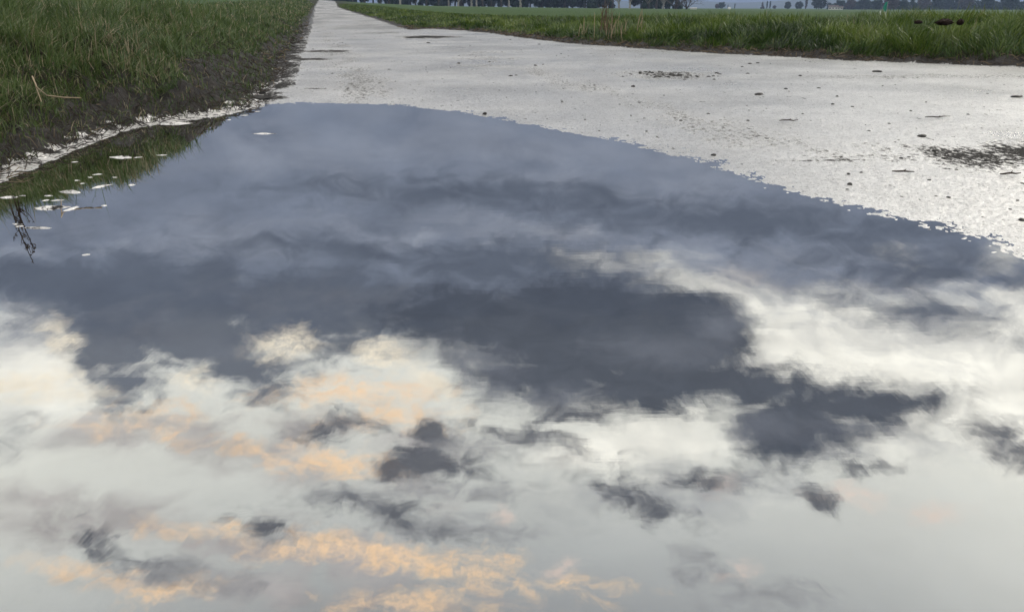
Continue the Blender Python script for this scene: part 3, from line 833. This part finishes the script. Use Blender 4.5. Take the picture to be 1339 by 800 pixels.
TINY = [(-1.334, 2.476), (-1.311, 2.383), (-1.266, 2.158), (-1.298, 2.158), (-1.209, 1.878), (-1.786, 3.712), (-1.274, 2.879), (-1.52, 2.742), (-1.395, 2.215), (-1.227, 1.9), (-1.256, 2.476), (-1.353, 2.429), (-1.321, 2.215), (-1.334, 2.525), (-1.342, 2.832), (-1.353, 3.846), (-1.334, 4.019), (-1.317, 4.174), (0.799, 2.255), (0.892, 2.042), (0.964, 1.977), (0.973, 1.945), (1.009, 1.849), (1.049, 1.768), (1.056, 1.658), (0.752, 2.318), (0.863, 2.158)]
for i, (cx, cy) in enumerate(TINY):
    rx = rs2.uniform(0.007, 0.018) * max(1, cy / 2.4) if cx < -0.9 else rs2.uniform(0.004, 0.008) * max(1, cy / 2.0)
    ry = rx * rs2.uniform(0.35, 0.7)
    tag(islet('mud_islet', cx, cy, rx, ry, rs2.uniform(-0.4, 0.4), 0.0016 + 0.05 * ry, 90 + i),
        "tiny pale speck of mud or grit poking out of the puddle", 'mud islet', 'tiny specks poking out of the puddle')


# ------------------------------------------------------------------ stems and weeds
def tube(V, Q, pts, radii, sides=5):
    base = len(V)
    n = len(pts)
    for i, p in enumerate(pts):
        a = Vector(pts[max(i - 1, 0)]); b = Vector(pts[min(i + 1, n - 1)])
        d = (b - a).normalized() if (b - a).length > 1e-9 else Vector((0, 0, 1))
        u = d.orthogonal().normalized(); v = d.cross(u)
        for k in range(sides):
            t_ = 2 * math.pi * k / sides
            q = Vector(p) + (u * math.cos(t_) + v * math.sin(t_)) * radii[i]
            V.append(tuple(q))
    for i in range(n - 1):
        for k in range(sides):
            Q.append((base + i * sides + k, base + i * sides + (k + 1) % sides, base + (i + 1) * sides + (k + 1) % sides, base + (i + 1) * sides + k))


def seed_clump(V, Q, p, r, rr):
    d = Vector((rr.uniform(-1, 1), rr.uniform(-1, 1), rr.uniform(-0.3, 1))).normalized() * r
    u = d.orthogonal().normalized() * r * 0.5
    b = len(V)
    for q in (Vector(p), Vector(p) + d * 0.5 + u, Vector(p) + d, Vector(p) + d * 0.5 - u):
        V.append(tuple(q))
    Q.append((b, b + 1, b + 2, b + 3))


def dock_weed(loc, hgt, seed, label, lean=(0.1, 0)):
    rr = random.Random(seed)
    root = empty('dry_weed', loc)
    tag(root, label, 'weed')
    for s in range(3):
        V, Q, SV, SQ = [], [], [], []
        hh = hgt * (1 - 0.22 * s)
        ox, oy = rr.uniform(-0.04, 0.04), rr.uniform(-0.04, 0.04)
        lx, ly = lean[0] + rr.uniform(-0.09, 0.09), lean[1] + rr.uniform(-0.08, 0.08)
        P3 = [(ox + lx * t_ * t_, oy + ly * t_ * t_, hh * t_) for t_ in [i / 8 for i in range(9)]]
        tube(V, Q, P3, [0.0055 - 0.004 * i / 8 for i in range(9)])
        for b in range(5):
            t_ = rr.uniform(0.4, 0.97)
            p = Vector((ox + lx * t_ * t_, oy + ly * t_ * t_, hh * t_))
            a = rr.uniform(0, 6.28); L = rr.uniform(0.05, 0.15) * (1.3 - t_)
            e = p + Vector((math.cos(a) * L * 0.6, math.sin(a) * L * 0.6, L))
            tube(V, Q, [p, (p + e) / 2 + Vector((math.cos(a), math.sin(a), 0)) * 0.01, e], [0.002, 0.0016, 0.001], 4)
            for k in range(6):
                seed_clump(SV, SQ, p.lerp(e, rr.random()), rr.uniform(0.006, 0.013), rr)
        for k in range(16):
            t_ = rr.uniform(0.55, 1.0)
            seed_clump(SV, SQ, (ox + lx * t_ * t_, oy + ly * t_ * t_, hh * t_), rr.uniform(0.006, 0.012), rr)
        st = link('stem', np_mesh('stem', np.array(V), Q), M['weed'], root)
        link('seed_head', np_mesh('seed_head', np.array(SV), SQ), M['weed'], st)


wx_, wy_ = -2.42, 3.75
dock_weed((wx_, wy_, h1(wx_, wy_)), 0.42, 3, "dark dead weed with seed heads on the bank at the left border of the photo", (0.10, -0.05))


def tussock(loc, n, hgt, seed, label, mat, wid=0.006, spread=0.10, tintr=(0.2, 0.6), name='grass_tussock'):
    rr = np.random.default_rng(seed)
    V, Q, T, TT = [], [], [], []
    for i in range(n):
        a = rr.uniform(0, 6.28); L = hgt * rr.uniform(0.6, 1.15); s = rr.uniform(0.2, 0.9)
        x0, y0 = rr.normal(0, spread * 0.4), rr.normal(0, spread * 0.4)
        wa = a + math.pi / 2
        b = len(V)
        for k, t_ in enumerate((0, 0.3, 0.6, 0.85, 1.0)):
            off = L * s * t_ ** 1.7
            zz = L * t_ * (1 - 0.45 * s * t_ * t_)
            hw = wid * (1 - t_ * 0.9) * 0.5
            V.append((x0 + math.cos(a) * off - math.cos(wa) * hw, y0 + math.sin(a) * off - math.sin(wa) * hw, zz))
            V.append((x0 + math.cos(a) * off + math.cos(wa) * hw, y0 + math.sin(a) * off + math.sin(wa) * hw, zz))
        for k in range(4):
            Q.append((b + 2 * k, b + 2 * k + 1, b + 2 * k + 3, b + 2 * k + 2))
        TT += [rr.uniform(*tintr)] * 10
    o = link(name, np_mesh(name, np.array(V), Q, None, {'tint': TT}), mat)
    o.location = loc
    tag(o, label, 'grass tussock')
    return o


def put_tussock(x, y, n, h, seed, lab, **k):
    tussock((x, y, h1(x, y) - 0.01), n, h, seed, lab, k.pop('mat', M['grass']), **k)


put_tussock(-2.75, 4.35, 150, 0.30, 1, "tall blue-green grass tussock at the left border beside the dead weed", tintr=(0.1, 0.35))
put_tussock(-2.6, 5.2, 200, 0.26, 2, "dark arching grass tussock at the top of the left bank", tintr=(0.15, 0.5), spread=0.2)
put_tussock(-2.05, 4.9, 120, 0.20, 3, "mid green tussock on the left bank in front of the dark one", tintr=(0.3, 0.7), spread=0.12)


def stalk(name, pts, rad, mat, label, cat):
    V, Q = [], []
    tube(V, Q, pts, rad, 6)
    o = link(name, np_mesh(name, np.array(V), Q), mat)
    tag(o, label, cat)
    return o


# broken straw stem lying over the mud: a long bent one and a short prop
ax_, ay_ = (-2.382, 4.049)
bx_, by_ = (-2.129, 4.049)
zA = h1(ax_, ay_)
root = empty('broken_reed', (0, 0, 0))
tag(root, "pale broken reed stalk bent over the mud left of the puddle", 'reed stalk')
k0 = Vector((-1.77, 3.02, 0.265)); k1 = Vector((-1.72, 2.95, 0.232)); k2 = Vector((-1.66, 2.90, 0.208)); k3 = Vector((-1.54, 2.90, 0.200))
V, Q = [], []
tube(V, Q, [k0, k1, k2], [0.0026, 0.003, 0.0026], 6)
link('upper_stalk', np_mesh('upper_stalk', np.array(V), Q), M['straw'], root)
V, Q = [], []
tube(V, Q, [k2, (k2 + k3) / 2 + Vector((0, 0, -0.003)), k3], [0.0026, 0.0028, 0.002], 6)
link('lower_stalk', np_mesh('lower_stalk', np.array(V), Q), M['straw'], root)
V, Q = [], []
tube(V, Q, [k0 + Vector((0.003, 0.0, -0.004)), k0 + Vector((0.025, -0.03, -0.045)), k0 + Vector((0.05, -0.06, -0.085))], [0.002, 0.002, 0.0015], 6)
link('side_stalk', np_mesh('side_stalk', np.array(V), Q), M['straw'], root)


def reed_clump(loc, n, hgt, spread, seed, label, mat='straw', rad=0.006):
    rr = random.Random(seed)
    root = empty('dry_reed_clump', loc)
    tag(root, label, 'reed clump')
    for i in range(n):
        V, Q = [], []
        ox, oy = rr.gauss(0, spread), rr.gauss(0, spread)
        lx, ly = rr.gauss(0, 0.05), rr.gauss(0, 0.05)
        hh = hgt * rr.uniform(0.65, 1.1)
        tube(V, Q, [(ox + lx * t_ * t_, oy + ly * t_ * t_, hh * t_ - 0.02) for t_ in (0, .3, .6, .85, 1)], [rad, rad, rad * .9, rad * .7, rad * .3], 5)
        link('stalk', np_mesh('stalk', np.array(V), Q), M[mat], root)


def az_pos(px, d):   # point at distance d in the direction that the photo's column px lies
    t_ = (px - 669.5) / 1031.0 / 1.07
    return (t_ * d, d)


x_, y_ = az_pos(792, 12.2)
reed_clump((x_, y_, h1(x_, y_)), 18, 0.48, 0.06, 5, "thick upright clump of dry brown reeds on the right verge", 'reedbrown', 0.004)
x_, y_ = az_pos(806, 11.6)
reed_clump((x_, y_, h1(x_, y_)), 16, 0.34, 0.12, 6, "low loose clump of pale dry stalks right of the thick reed clump", 'straw', 0.004)
x_, y_ = az_pos(765, 12.0)
reed_clump((x_, y_, h1(x_, y_)), 5, 0.33, 0.07, 8, "few thin pale stalks left of the thick reed clump", 'straw', 0.004)
x_, y_ = az_pos(839, 11.6)
reed_clump((x_, y_, h1(x_, y_)), 3, 0.35, 0.02, 9, "single short group of pale stalks farthest right along the verge", 'straw', 0.005)


# brown earth clod on the right verge
def earth_heap():
    x_, y_ = az_pos(1239, 7.7)
    me = lump_mesh('earth_heap', 77, 0.7, 30, 14, 0.5)
    o = link('earth_heap', me, M['earth'])
    o.scale = (0.075, 0.06, 0.042)
    o.location = (x_, y_, 0.378)
    tag(o, "dark brown clod of earth lying in the grass at upper right", 'clod')
    o2 = link('earth_heap', lump_mesh('earth_heap', 78, 0.8, 22, 10, 0.3), M['earth'])
    x2, y2 = az_pos(1260, 7.8)
    o2.scale = (0.035, 0.03, 0.035)
    o2.location = (x2, y2, 0.378)
    tag(o2, "small dark clod of earth just right of the big brown one in the grass", 'clod')
    o3 = link('earth_heap', lump_mesh('earth_heap', 79, 0.8, 22, 10, 0.3), M['earth'])
    x3, y3 = az_pos(1204, 7.8)
    o3.scale = (0.035, 0.03, 0.022)
    o3.location = (x3, y3, 0.378)
    tag(o3, "small dark clod of earth left of the big brown one in the grass", 'clod')


earth_heap()


# small leaves and twigs on the road
def twig(px, py, L, rot, seed, label):
    rr = random.Random(seed)
    V, Q = [], []
    z_ = h1(px, py)
    P3 = [(L * (t_ - 0.5), rr.uniform(-0.008, 0.008), 0.006 + rr.uniform(0, 0.006)) for t_ in (0, .25, .5, .75, 1)]
    tube(V, Q, P3, [0.002, 0.003, 0.003, 0.0025, 0.0015], 5)
    tube(V, Q, [P3[2], (P3[2][0] + L * 0.18, P3[2][1] + L * 0.15, P3[2][2] + 0.004)], [0.002, 0.001], 4)
    o = link('twig', np_mesh('twig', np.array(V), Q), M['weed'])
    o.location = (px, py, z_); o.rotation_euler = (0, 0, rot)
    tag(o, label, 'twig')


for i, ((px, py), L, rt, lab) in enumerate([
        ((1.993, 3.764), 0.13, 0.1, "thin dark twig far out on the wet road at right"),
        ((1.246, 2.501), 0.07, 0.0, "short dark twig in front of the black stain"),
        ((1.559, 2.452), 0.06, 0.1, "short dark twig near the right border below the black stain"),
        ((1.268, 3.686), 0.09, 0.2, "thin dark twig on the wet road behind the puddle's curve")]):
    twig(px, py, L, rt, 60 + i, lab)


# ------------------------------------------------------------------ trees
def grow(seed, H, trunk_r, trunk_h, spread, levels=4, kids=4):
    rr = random.Random(seed)
    TV, TQ, CV, CQ = [], [], [], []

    def branch(p, d, L, r, lev):
        pts_, rad = [p.copy()], [r]
        q = p.copy(); dd = d.copy()
        n = 4 if lev < 2 else 3
        for i in range(n):
            dd = (dd + Vector((rr.uniform(-1, 1), rr.uniform(-1, 1), rr.uniform(-0.3, 0.7))) * 0.16).normalized()
            q = q + dd * L / n
            pts_.append(q.copy()); rad.append(r * (1 - 0.6 * (i + 1) / n))
        tube(CV, CQ, pts_, rad, 5 if lev < 2 else 3)
        if lev >= levels:
            return
        for k in range(kids if lev else kids + 2):
            t_ = rr.uniform(0.3, 1.0)
            i = min(int(t_ * n), n - 1)
            s = pts_[i].lerp(pts_[i + 1], t_ * n - i)
            a = rr.uniform(0, 6.28)
            o_ = dd.orthogonal().normalized()
            o2 = dd.cross(o_)
            nd = (dd * 0.65 + (o_ * math.cos(a) + o2 * math.sin(a)) * spread + Vector((0, 0, 0.25))).normalized()
            branch(s, nd, L * rr.uniform(0.5, 0.75), r * 0.45, lev + 1)

    tp = [Vector((0, 0, -0.3))]
    for i in range(1, 6):
        tp.append(Vector((rr.uniform(-0.1, 0.1) * i * 0.4, rr.uniform(-0.1, 0.1) * i * 0.4, trunk_h * i / 5)))
    tube(TV, TQ, tp, [trunk_r * (1.25 - 0.1 * i) for i in range(6)], 8)
    for b in range(6):
        a = b * 1.05 + rr.uniform(-0.4, 0.4)
        st = tp[3].lerp(tp[5], rr.random())
        nd = Vector((math.cos(a) * spread, math.sin(a) * spread, rr.uniform(0.6, 1.3))).normalized()
        branch(st, nd, (H - trunk_h) * rr.uniform(0.45, 0.62), trunk_r * 0.5, 1)
    branch(tp[5], Vector((0, 0, 1)), (H - trunk_h) * 0.75, trunk_r * 0.6, 1)
    return (np_mesh('trunk', np.array(TV), TQ), np_mesh('crown', np.array(CV), CQ))


def leafy(seed, H, W, trunk_r, shape='round', n=2600, fs=0.35):
    rr = np.random.default_rng(seed)
    TV, TQ = [], []
    tube(TV, TQ, [(0, 0, -0.3), (0, 0, H * 0.3), (0.1, 0, H * 0.8)], [trunk_r, trunk_r * 0.8, trunk_r * 0.2], 7)
    # clump centres through the crown's volume
    cs = []
    while len(cs) < 46:
        u = rr.uniform(-1, 1, 3)
        if np.linalg.norm(u) > 1:
            continue
        if shape == 'cone':
            t_ = rr.uniform(0, 1) ** 1.5
            a = rr.uniform(0, 6.28); q = (1 - t_) * W * rr.uniform(0.3, 1)
            cs.append((math.cos(a) * q, math.sin(a) * q, H * (0.06 + 0.92 * t_), 0.16 * W + 0.2))
        elif shape == 'column':
            cs.append((u[0] * W * 0.6, u[1] * W * 0.6, H * (0.52 + 0.46 * u[2]), W * 0.4))
        else:
            cs.append((u[0] * W * 0.85, u[1] * W * 0.85, H * (0.53 + 0.42 * u[2]), W * rr.uniform(0.18, 0.34)))
    cs = np.array(cs)
    ci = rr.integers(0, len(cs), n)
    d = rr.normal(0, 1, (n, 3)); d /= np.linalg.norm(d, axis=1)[:, None]
    p = cs[ci, :3] + d * (cs[ci, 3] * rr.uniform(0.5, 1.05, n))[:, None]
    p[:, 2] = np.maximum(p[:, 2], 0.1)
    u = rr.normal(0, 1, (n, 3)); u /= np.linalg.norm(u, axis=1)[:, None]
    v = np.cross(u, d); v /= np.linalg.norm(v, axis=1)[:, None] + 1e-9
    s = fs * rr.uniform(0.5, 1.3, n)[:, None]
    V = np.stack([p - u * s, p + v * s * 0.7, p + u * s, p - v * s * 0.7], 1).reshape(-1, 3)
    q = np.arange(n * 4).reshape(-1, 4)
    return np_mesh('trunk', np.array(TV), TQ), np_mesh('crown', V, q, smooth=False)


bare_kinds = [grow(s, 13, 0.30, 3.4 if s % 2 else 2.2, 0.8) for s in (11, 12, 13, 14)]
low_kinds = [grow(s, 7, 0.22, 0.7, 1.0) for s in (21, 22)]
ever_kinds = [leafy(31, 11, 3.6, 0.25, 'cone', 3800, 0.38), leafy(32, 10, 4.2, 0.25, 'round', 4200, 0.40), leafy(33, 12, 3.4, 0.25, 'cone', 3800, 0.36)]
far_kinds = [leafy(41, 9, 5.0, 0.3, 'round', 2600, 0.5), leafy(42, 8, 4.2, 0.3, 'round', 2400, 0.5), leafy(43, 12, 1.3, 0.25, 'column', 1500, 0.4), leafy(44, 10, 3.6, 0.3, 'cone', 2200, 0.45)]


def tree(kind, loc, scl, rz, bark, crown, name, label, group, cat='tree'):
    root = empty(name, loc, rz)
    root.scale = (scl,) * 3 if not isinstance(scl, tuple) else scl
    tag(root, label, cat, group)
    for nm, me, mt in (('trunk', kind[0], bark), ('crown', kind[1], crown)):
        o = bpy.data.objects.new(nm, me)
        C.objects.link(o)
        if not me.materials:
            me.materials.append(None)
        o.parent = root
        o.material_slots[0].link = 'OBJECT'
        o.material_slots[0].material = mt
    return root


rt = random.Random(9)
TL = "leafless tree standing behind the right field beyond the verge"
GB = "bare trees behind the right field"


def far_pt(px, d):
    x_, y_ = az_pos(px, d / math.hypot(1, (px - 669.5) / 1103.0))
    return (x_, y_, h1(x_, y_) - 0.1)


# bare trees: photo columns from the road's end to the edge of the wood
for i, px in enumerate([462, 480, 497, 508, 525, 543, 560, 574, 588, 597, 606, 616, 625, 634, 643, 655, 668, 682, 800, 812, 822, 848, 858, 868]):
    pale = px in (525, 588, 597, 616, 625, 668, 682, 812, 822, 868)
    tree(bare_kinds[i % 4], far_pt(px + rt.uniform(-3, 3), rt.uniform(252, 268)), rt.uniform(0.75, 1.1), rt.uniform(0, 6),
         M['palebark'] if pale else M['darkbark'], M['palebark'] if pale else M['bark'], 'bare_tree',
         ("pale barked " if pale else "dark barked ") + TL, "pale " + GB if pale else "dark " + GB)
tree(low_kinds[0], far_pt(884, 256), (1.7, 1.7, 1.15), 0.4, M['darkbark'], M['twigs'], 'bare_tree', "low spreading bare tree at the right end of the row behind the field", "bare trees behind the right field, low end")
tree(low_kinds[1], far_pt(898, 258), (1.4, 1.4, 0.95), 2.0, M['darkbark'], M['twigs'], 'bare_tree', "smaller spreading bare tree outermost at the right end of the row", "bare trees behind the right field, low end")
# dark evergreens filling the wood behind
for i, px in enumerate([385, 402, 452, 468, 486, 504, 522, 540, 558, 576, 594, 612, 630, 648, 664, 680, 694, 708, 722, 736, 750, 764, 778, 792, 836, 850, 864, 876]):
    tree(ever_kinds[i % 3], far_pt(px + rt.uniform(-3, 3), rt.uniform(274, 292)), (rt.uniform(1.0, 1.3),) * 3, rt.uniform(0, 6), M['darkbark'], M['needles'],
         'evergreen_tree', "dark evergreen tree in the wood behind the bare trees", "evergreen trees of the far wood")
# trees at the road's far end
for i, px in enumerate([396, 410, 420, 431, 442, 452]):
    x_, y_ = az_pos(px, 262 + 6 * (i % 2))
    tree(ever_kinds[i % 3], (x_, y_, h1(x_, y_) - 0.2), 0.9, i, M['darkbark'], M['needles'], 'evergreen_tree',
         "dark tree closing the view at the far end of the road", "trees at the far end of the road")
# hazy trees across the plain at right, each with its own place
for i, (px, d, k, s, lab) in enumerate([
        (944, 640, 1, 0.62, "small hazy round tree alone on the horizon right of the bare wood"),
        (938, 660, 0, 0.40, "low hazy bush left of the lone round tree on the horizon"),
        (952, 700, 2, 0.3, "short hazy narrow tree right of the lone round tree"),
        (961, 700, 2, 0.38, "hazy narrow tree beside the tiny white hut"),
        (997, 680, 3, 0.50, "left one of three pointed hazy trees on the horizon"),
        (1003, 690, 2, 0.56, "middle one of three pointed hazy trees on the horizon"),
        (1007, 680, 2, 0.54, "right one of three pointed hazy trees on the horizon"),
        (1013, 700, 0, 0.30, "low hazy bush beside the three pointed trees"),
        (1030, 620, 0, 0.55, "broad hazy tree between the pointed trees and the dark poplar"),
        (1045, 600, 0, 0.55, "hazy round tree just left of the dark poplar"),
        (1054, 560, 2, 0.74, "slender dark poplar rising left of the largest hazy crown"),
        (1071, 540, 0, 0.92, "largest hazy round crown on the horizon, right of the poplar"),
        (1098, 540, 1, 0.72, "hazy round tree standing over the pale houses"),
        (1112, 560, 0, 0.7, "hazy round tree right of the pale houses"),
        (1130, 560, 0, 0.75, "wide hazy tree left of the teal flag"),
        (1148, 520, 1, 0.75, "dark hazy tree just left of the teal flag"),
        (1165, 480, 0, 0.80, "purplish round tree right behind the teal flag"),
        (1180, 520, 0, 0.62, "hazy tree between the teal flag and the pointed conifer"),
        (1192, 500, 3, 0.78, "pointed dark conifer right of the teal flag"),
        (1208, 540, 0, 0.75, "hazy tree right of the pointed conifer"),
        (1226, 560, 0, 0.85, "wide hazy tree behind the brown clod"),
        (1243, 580, 0, 1.0, "tall pale hazy tree behind and right of the brown clod"),
        (1262, 560, 0, 0.95, "tall hazy tree, third from the right border"),
        (1290, 540, 1, 0.95, "hazy tree, second from the right border"),
        (1320, 540, 0, 0.95, "hazy tree at the right border of the photo")]):
    tree(far_kinds[k], far_pt(px, d), s, i * 1.3, M['bark'], M['twigs'] if i % 3 == 1 else M['needles'], 'hazy_tree', lab, "hazy trees across the plain")


def hedge():
    n = 26000
    rr = np.random.default_rng(5)
    a = np.radians(rr.uniform(20.5, 47, n)); d = rr.uniform(600, 612, n)
    x_ = np.sin(a) * d; y_ = np.cos(a) * d
    hh = 4.6 + 2.2 * (fbm(a * 60, a * 0, 3, 4) * 2)
    z_ = -0.9 + rr.uniform(0, 1, n) * hh
    s = rr.uniform(0.3, 0.7, n)
    u = rr.normal(0, 1, (n, 3)); u /= np.linalg.norm(u, axis=1)[:, None]
    v = rr.normal(0, 1, (n, 3)); v -= u * (u * v).sum(1)[:, None]; v /= np.linalg.norm(v, axis=1)[:, None]
    p = np.stack([x_, y_, z_], 1); s = s[:, None]
    V = np.stack([p - u * s, p + v * s, p + u * s, p - v * s], 1).reshape(-1, 3)
    o = link('hedge', np_mesh('hedge', V, np.arange(4 * n).reshape(-1, 4), smooth=False), M['needles'])
    tag(o, "long dark hazy hedge along the horizon under the far trees at right", 'hedge', kind='stuff')


hedge()


# ------------------------------------------------------------------ far houses, hut and flag
def box(V, Q, x0, x1, y0, y1, z0, z1):
    b = len(V)
    V += [(x0, y0, z0), (x1, y0, z0), (x1, y1, z0), (x0, y1, z0), (x0, y0, z1), (x1, y0, z1), (x1, y1, z1), (x0, y1, z1)]
    Q += [(b, b + 3, b + 2, b + 1), (b + 4, b + 5, b + 6, b + 7), (b, b + 1, b + 5, b + 4), (b + 1, b + 2, b + 6, b + 5), (b + 2, b + 3, b + 7, b + 6), (b + 3, b, b + 4, b + 7)]


def house(px, d, w_, dp, h_, rh, label, nwin=2):
    x_, y_, z_ = far_pt(px, d)
    root = empty('house', (x_, y_, z_), -math.atan2(x_, y_))
    tag(root, label, 'house')
    V, Q = [], []
    box(V, Q, -w_ / 2, w_ / 2, -dp / 2, dp / 2, 0, h_)
    link('wall', np_mesh('wall', np.array(V), Q, smooth=False), M['render'], root)
    e = 0.3
    V = [(-w_ / 2 - e, -dp / 2 - e, h_ + .01), (w_ / 2 + e, -dp / 2 - e, h_ + .01), (w_ / 2 + e, dp / 2 + e, h_ + .01), (-w_ / 2 - e, dp / 2 + e, h_ + .01),
         (-w_ / 2 - e, 0, h_ + rh), (w_ / 2 + e, 0, h_ + rh)]
    rf = link('roof', np_mesh('roof', np.array(V), [(0, 1, 5, 4), (2, 3, 4, 5), (0, 3, 2, 1)], [(0, 4, 3), (1, 2, 5)], smooth=False), M['roof'], root)
    V, Q = [], []
    box(V, Q, w_ * 0.2, w_ * 0.2 + 0.6, -0.3, 0.3, h_ + rh * 0.6, h_ + rh + 0.7)
    link('chimney', np_mesh('chimney', np.array(V), Q, smooth=False), M['roof'], rf)
    for k in range(nwin):
        cx = -w_ / 2 + w_ * (k + 0.5) / nwin
        V, Q = [], []
        box(V, Q, cx - 0.5, cx + 0.5, -dp / 2 - 0.04, -dp / 2 - 0.003, h_ * 0.4, h_ * 0.75)
        link('window', np_mesh('window', np.array(V), Q, smooth=False), M['glass'], root)


house(1090, 520, 5.0, 5, 1.5, 1.0, "pale low house with brown roof under the hazy trees on the horizon", 3)
house(1099, 535, 3.2, 4, 1.2, 0.8, "smaller pale house just right of the other one on the horizon", 2)


def hut(px, d, w_, h_, label):
    x_, y_, z_ = far_pt(px, d)
    root = empty('hut', (x_, y_, z_ + 0.1), -math.atan2(x_, y_))
    tag(root, label, 'hut')
    V, Q = [], []
    box(V, Q, -w_ / 2, w_ / 2, -1, 1, 0, h_)
    link('wall', np_mesh('wall', np.array(V), Q, smooth=False), M['white'], root)
    V = [(-w_ / 2 - .1, -1.1, h_ + .005), (w_ / 2 + .1, -1.1, h_ + .005), (w_ / 2 + .1, 1.1, h_ + .10), (-w_ / 2 - .1, 1.1, h_ + .10),
         (-w_ / 2 - .1, -1.1, h_ + .08), (w_ / 2 + .1, -1.1, h_ + .08), (w_ / 2 + .1, 1.1, h_ + .18), (-w_ / 2 - .1, 1.1, h_ + .18)]
    link('roof', np_mesh('roof', np.array(V), [(0, 3, 2, 1), (4, 5, 6, 7), (0, 1, 5, 4), (1, 2, 6, 5), (2, 3, 7, 6), (3, 0, 4, 7)], smooth=False), M['white'], root)


hut(907, 262, 2.0, 0.32, "tiny low white hut at the foot of the spreading bare tree")
hut(954, 420, 1.3, 0.7, "tiny white hut on the horizon right of the lone round tree")


def flag():
    x_, y_ = az_pos(1158, 60)
    z_ = h1(x_, y_)
    root = empty('flag', (x_, y_, z_), -0.4)
    tag(root, "teal green banner on a pole standing at the far end of the right field", 'flag')
    V, Q = [], []
    tube(V, Q, [(0.12, 0, 0), (0.12, 0, 1.0), (0.11, 0, 1.04)], [0.015, 0.012, 0.01], 8)
    link('pole', np_mesh('pole', np.array(V), Q), M['steel'], root)
    V, Q = [], []
    nx, nz = 10, 16
    for s in (0, 1):
        for j in range(nz + 1):
            t_ = j / nz
            wd = 0.10 + 0.13 * math.sin(math.pi * min(1, t_ * 0.62 + 0.28))
            for i in range(nx + 1):
                u = i / nx
                V.append((0.105 - wd * u, 0.03 * math.sin(5 * u + 4 * t_) + (0.004 if s else 0), 0.36 + 0.62 * t_ - 0.03 * u))
    m_ = (nx + 1) * (nz + 1)
    for s in (0, 1):
        for j in range(nz):
            for i in range(nx):
                a_ = s * m_ + j * (nx + 1) + i
                Q.append((a_, a_ + 1, a_ + nx + 2, a_ + nx + 1) if s else (a_, a_ + nx + 1, a_ + nx + 2, a_ + 1))
    link('banner', np_mesh('banner', np.array(V), Q), M['teal'], root)
    x2, y2 = az_pos(1152.5, 60)
    z2 = h1(x2, y2)
    root = empty('marker_post', (x2, y2, z2))
    tag(root, "short white marker post beside the teal banner", 'post')
    V, Q = [], []
    tube(V, Q, [(0, 0, 0), (0, 0, 0.36)], [0.03, 0.03], 8)
    tube(V, Q, [(0, 0, 0.36), (0, 0, 0.38)], [0.03, 0.005], 8)
    link('shaft', np_mesh('shaft', np.array(V), Q), M['white'], root)


flag()


# ------------------------------------------------------------------ haze
def haze():
    V, Q = [], []
    box(V, Q, -3300, 3300, -3300, 3300, -4.0, 48)
    m, t = new_mat("haze")
    vol = t.n('ShaderNodeVolumePrincipled', {'Color': (0.50, 0.66, 1.0), 'Density': 0.00033, 'Anisotropy': 0.0})
    t.n('ShaderNodeOutputMaterial', {'Volume': vol.outputs[0]})
    o = link('haze', np_mesh('haze', np.array(V, float), Q, smooth=False), m)
    tag(o, "thin blue haze over the plain", 'haze', kind='stuff')


haze()
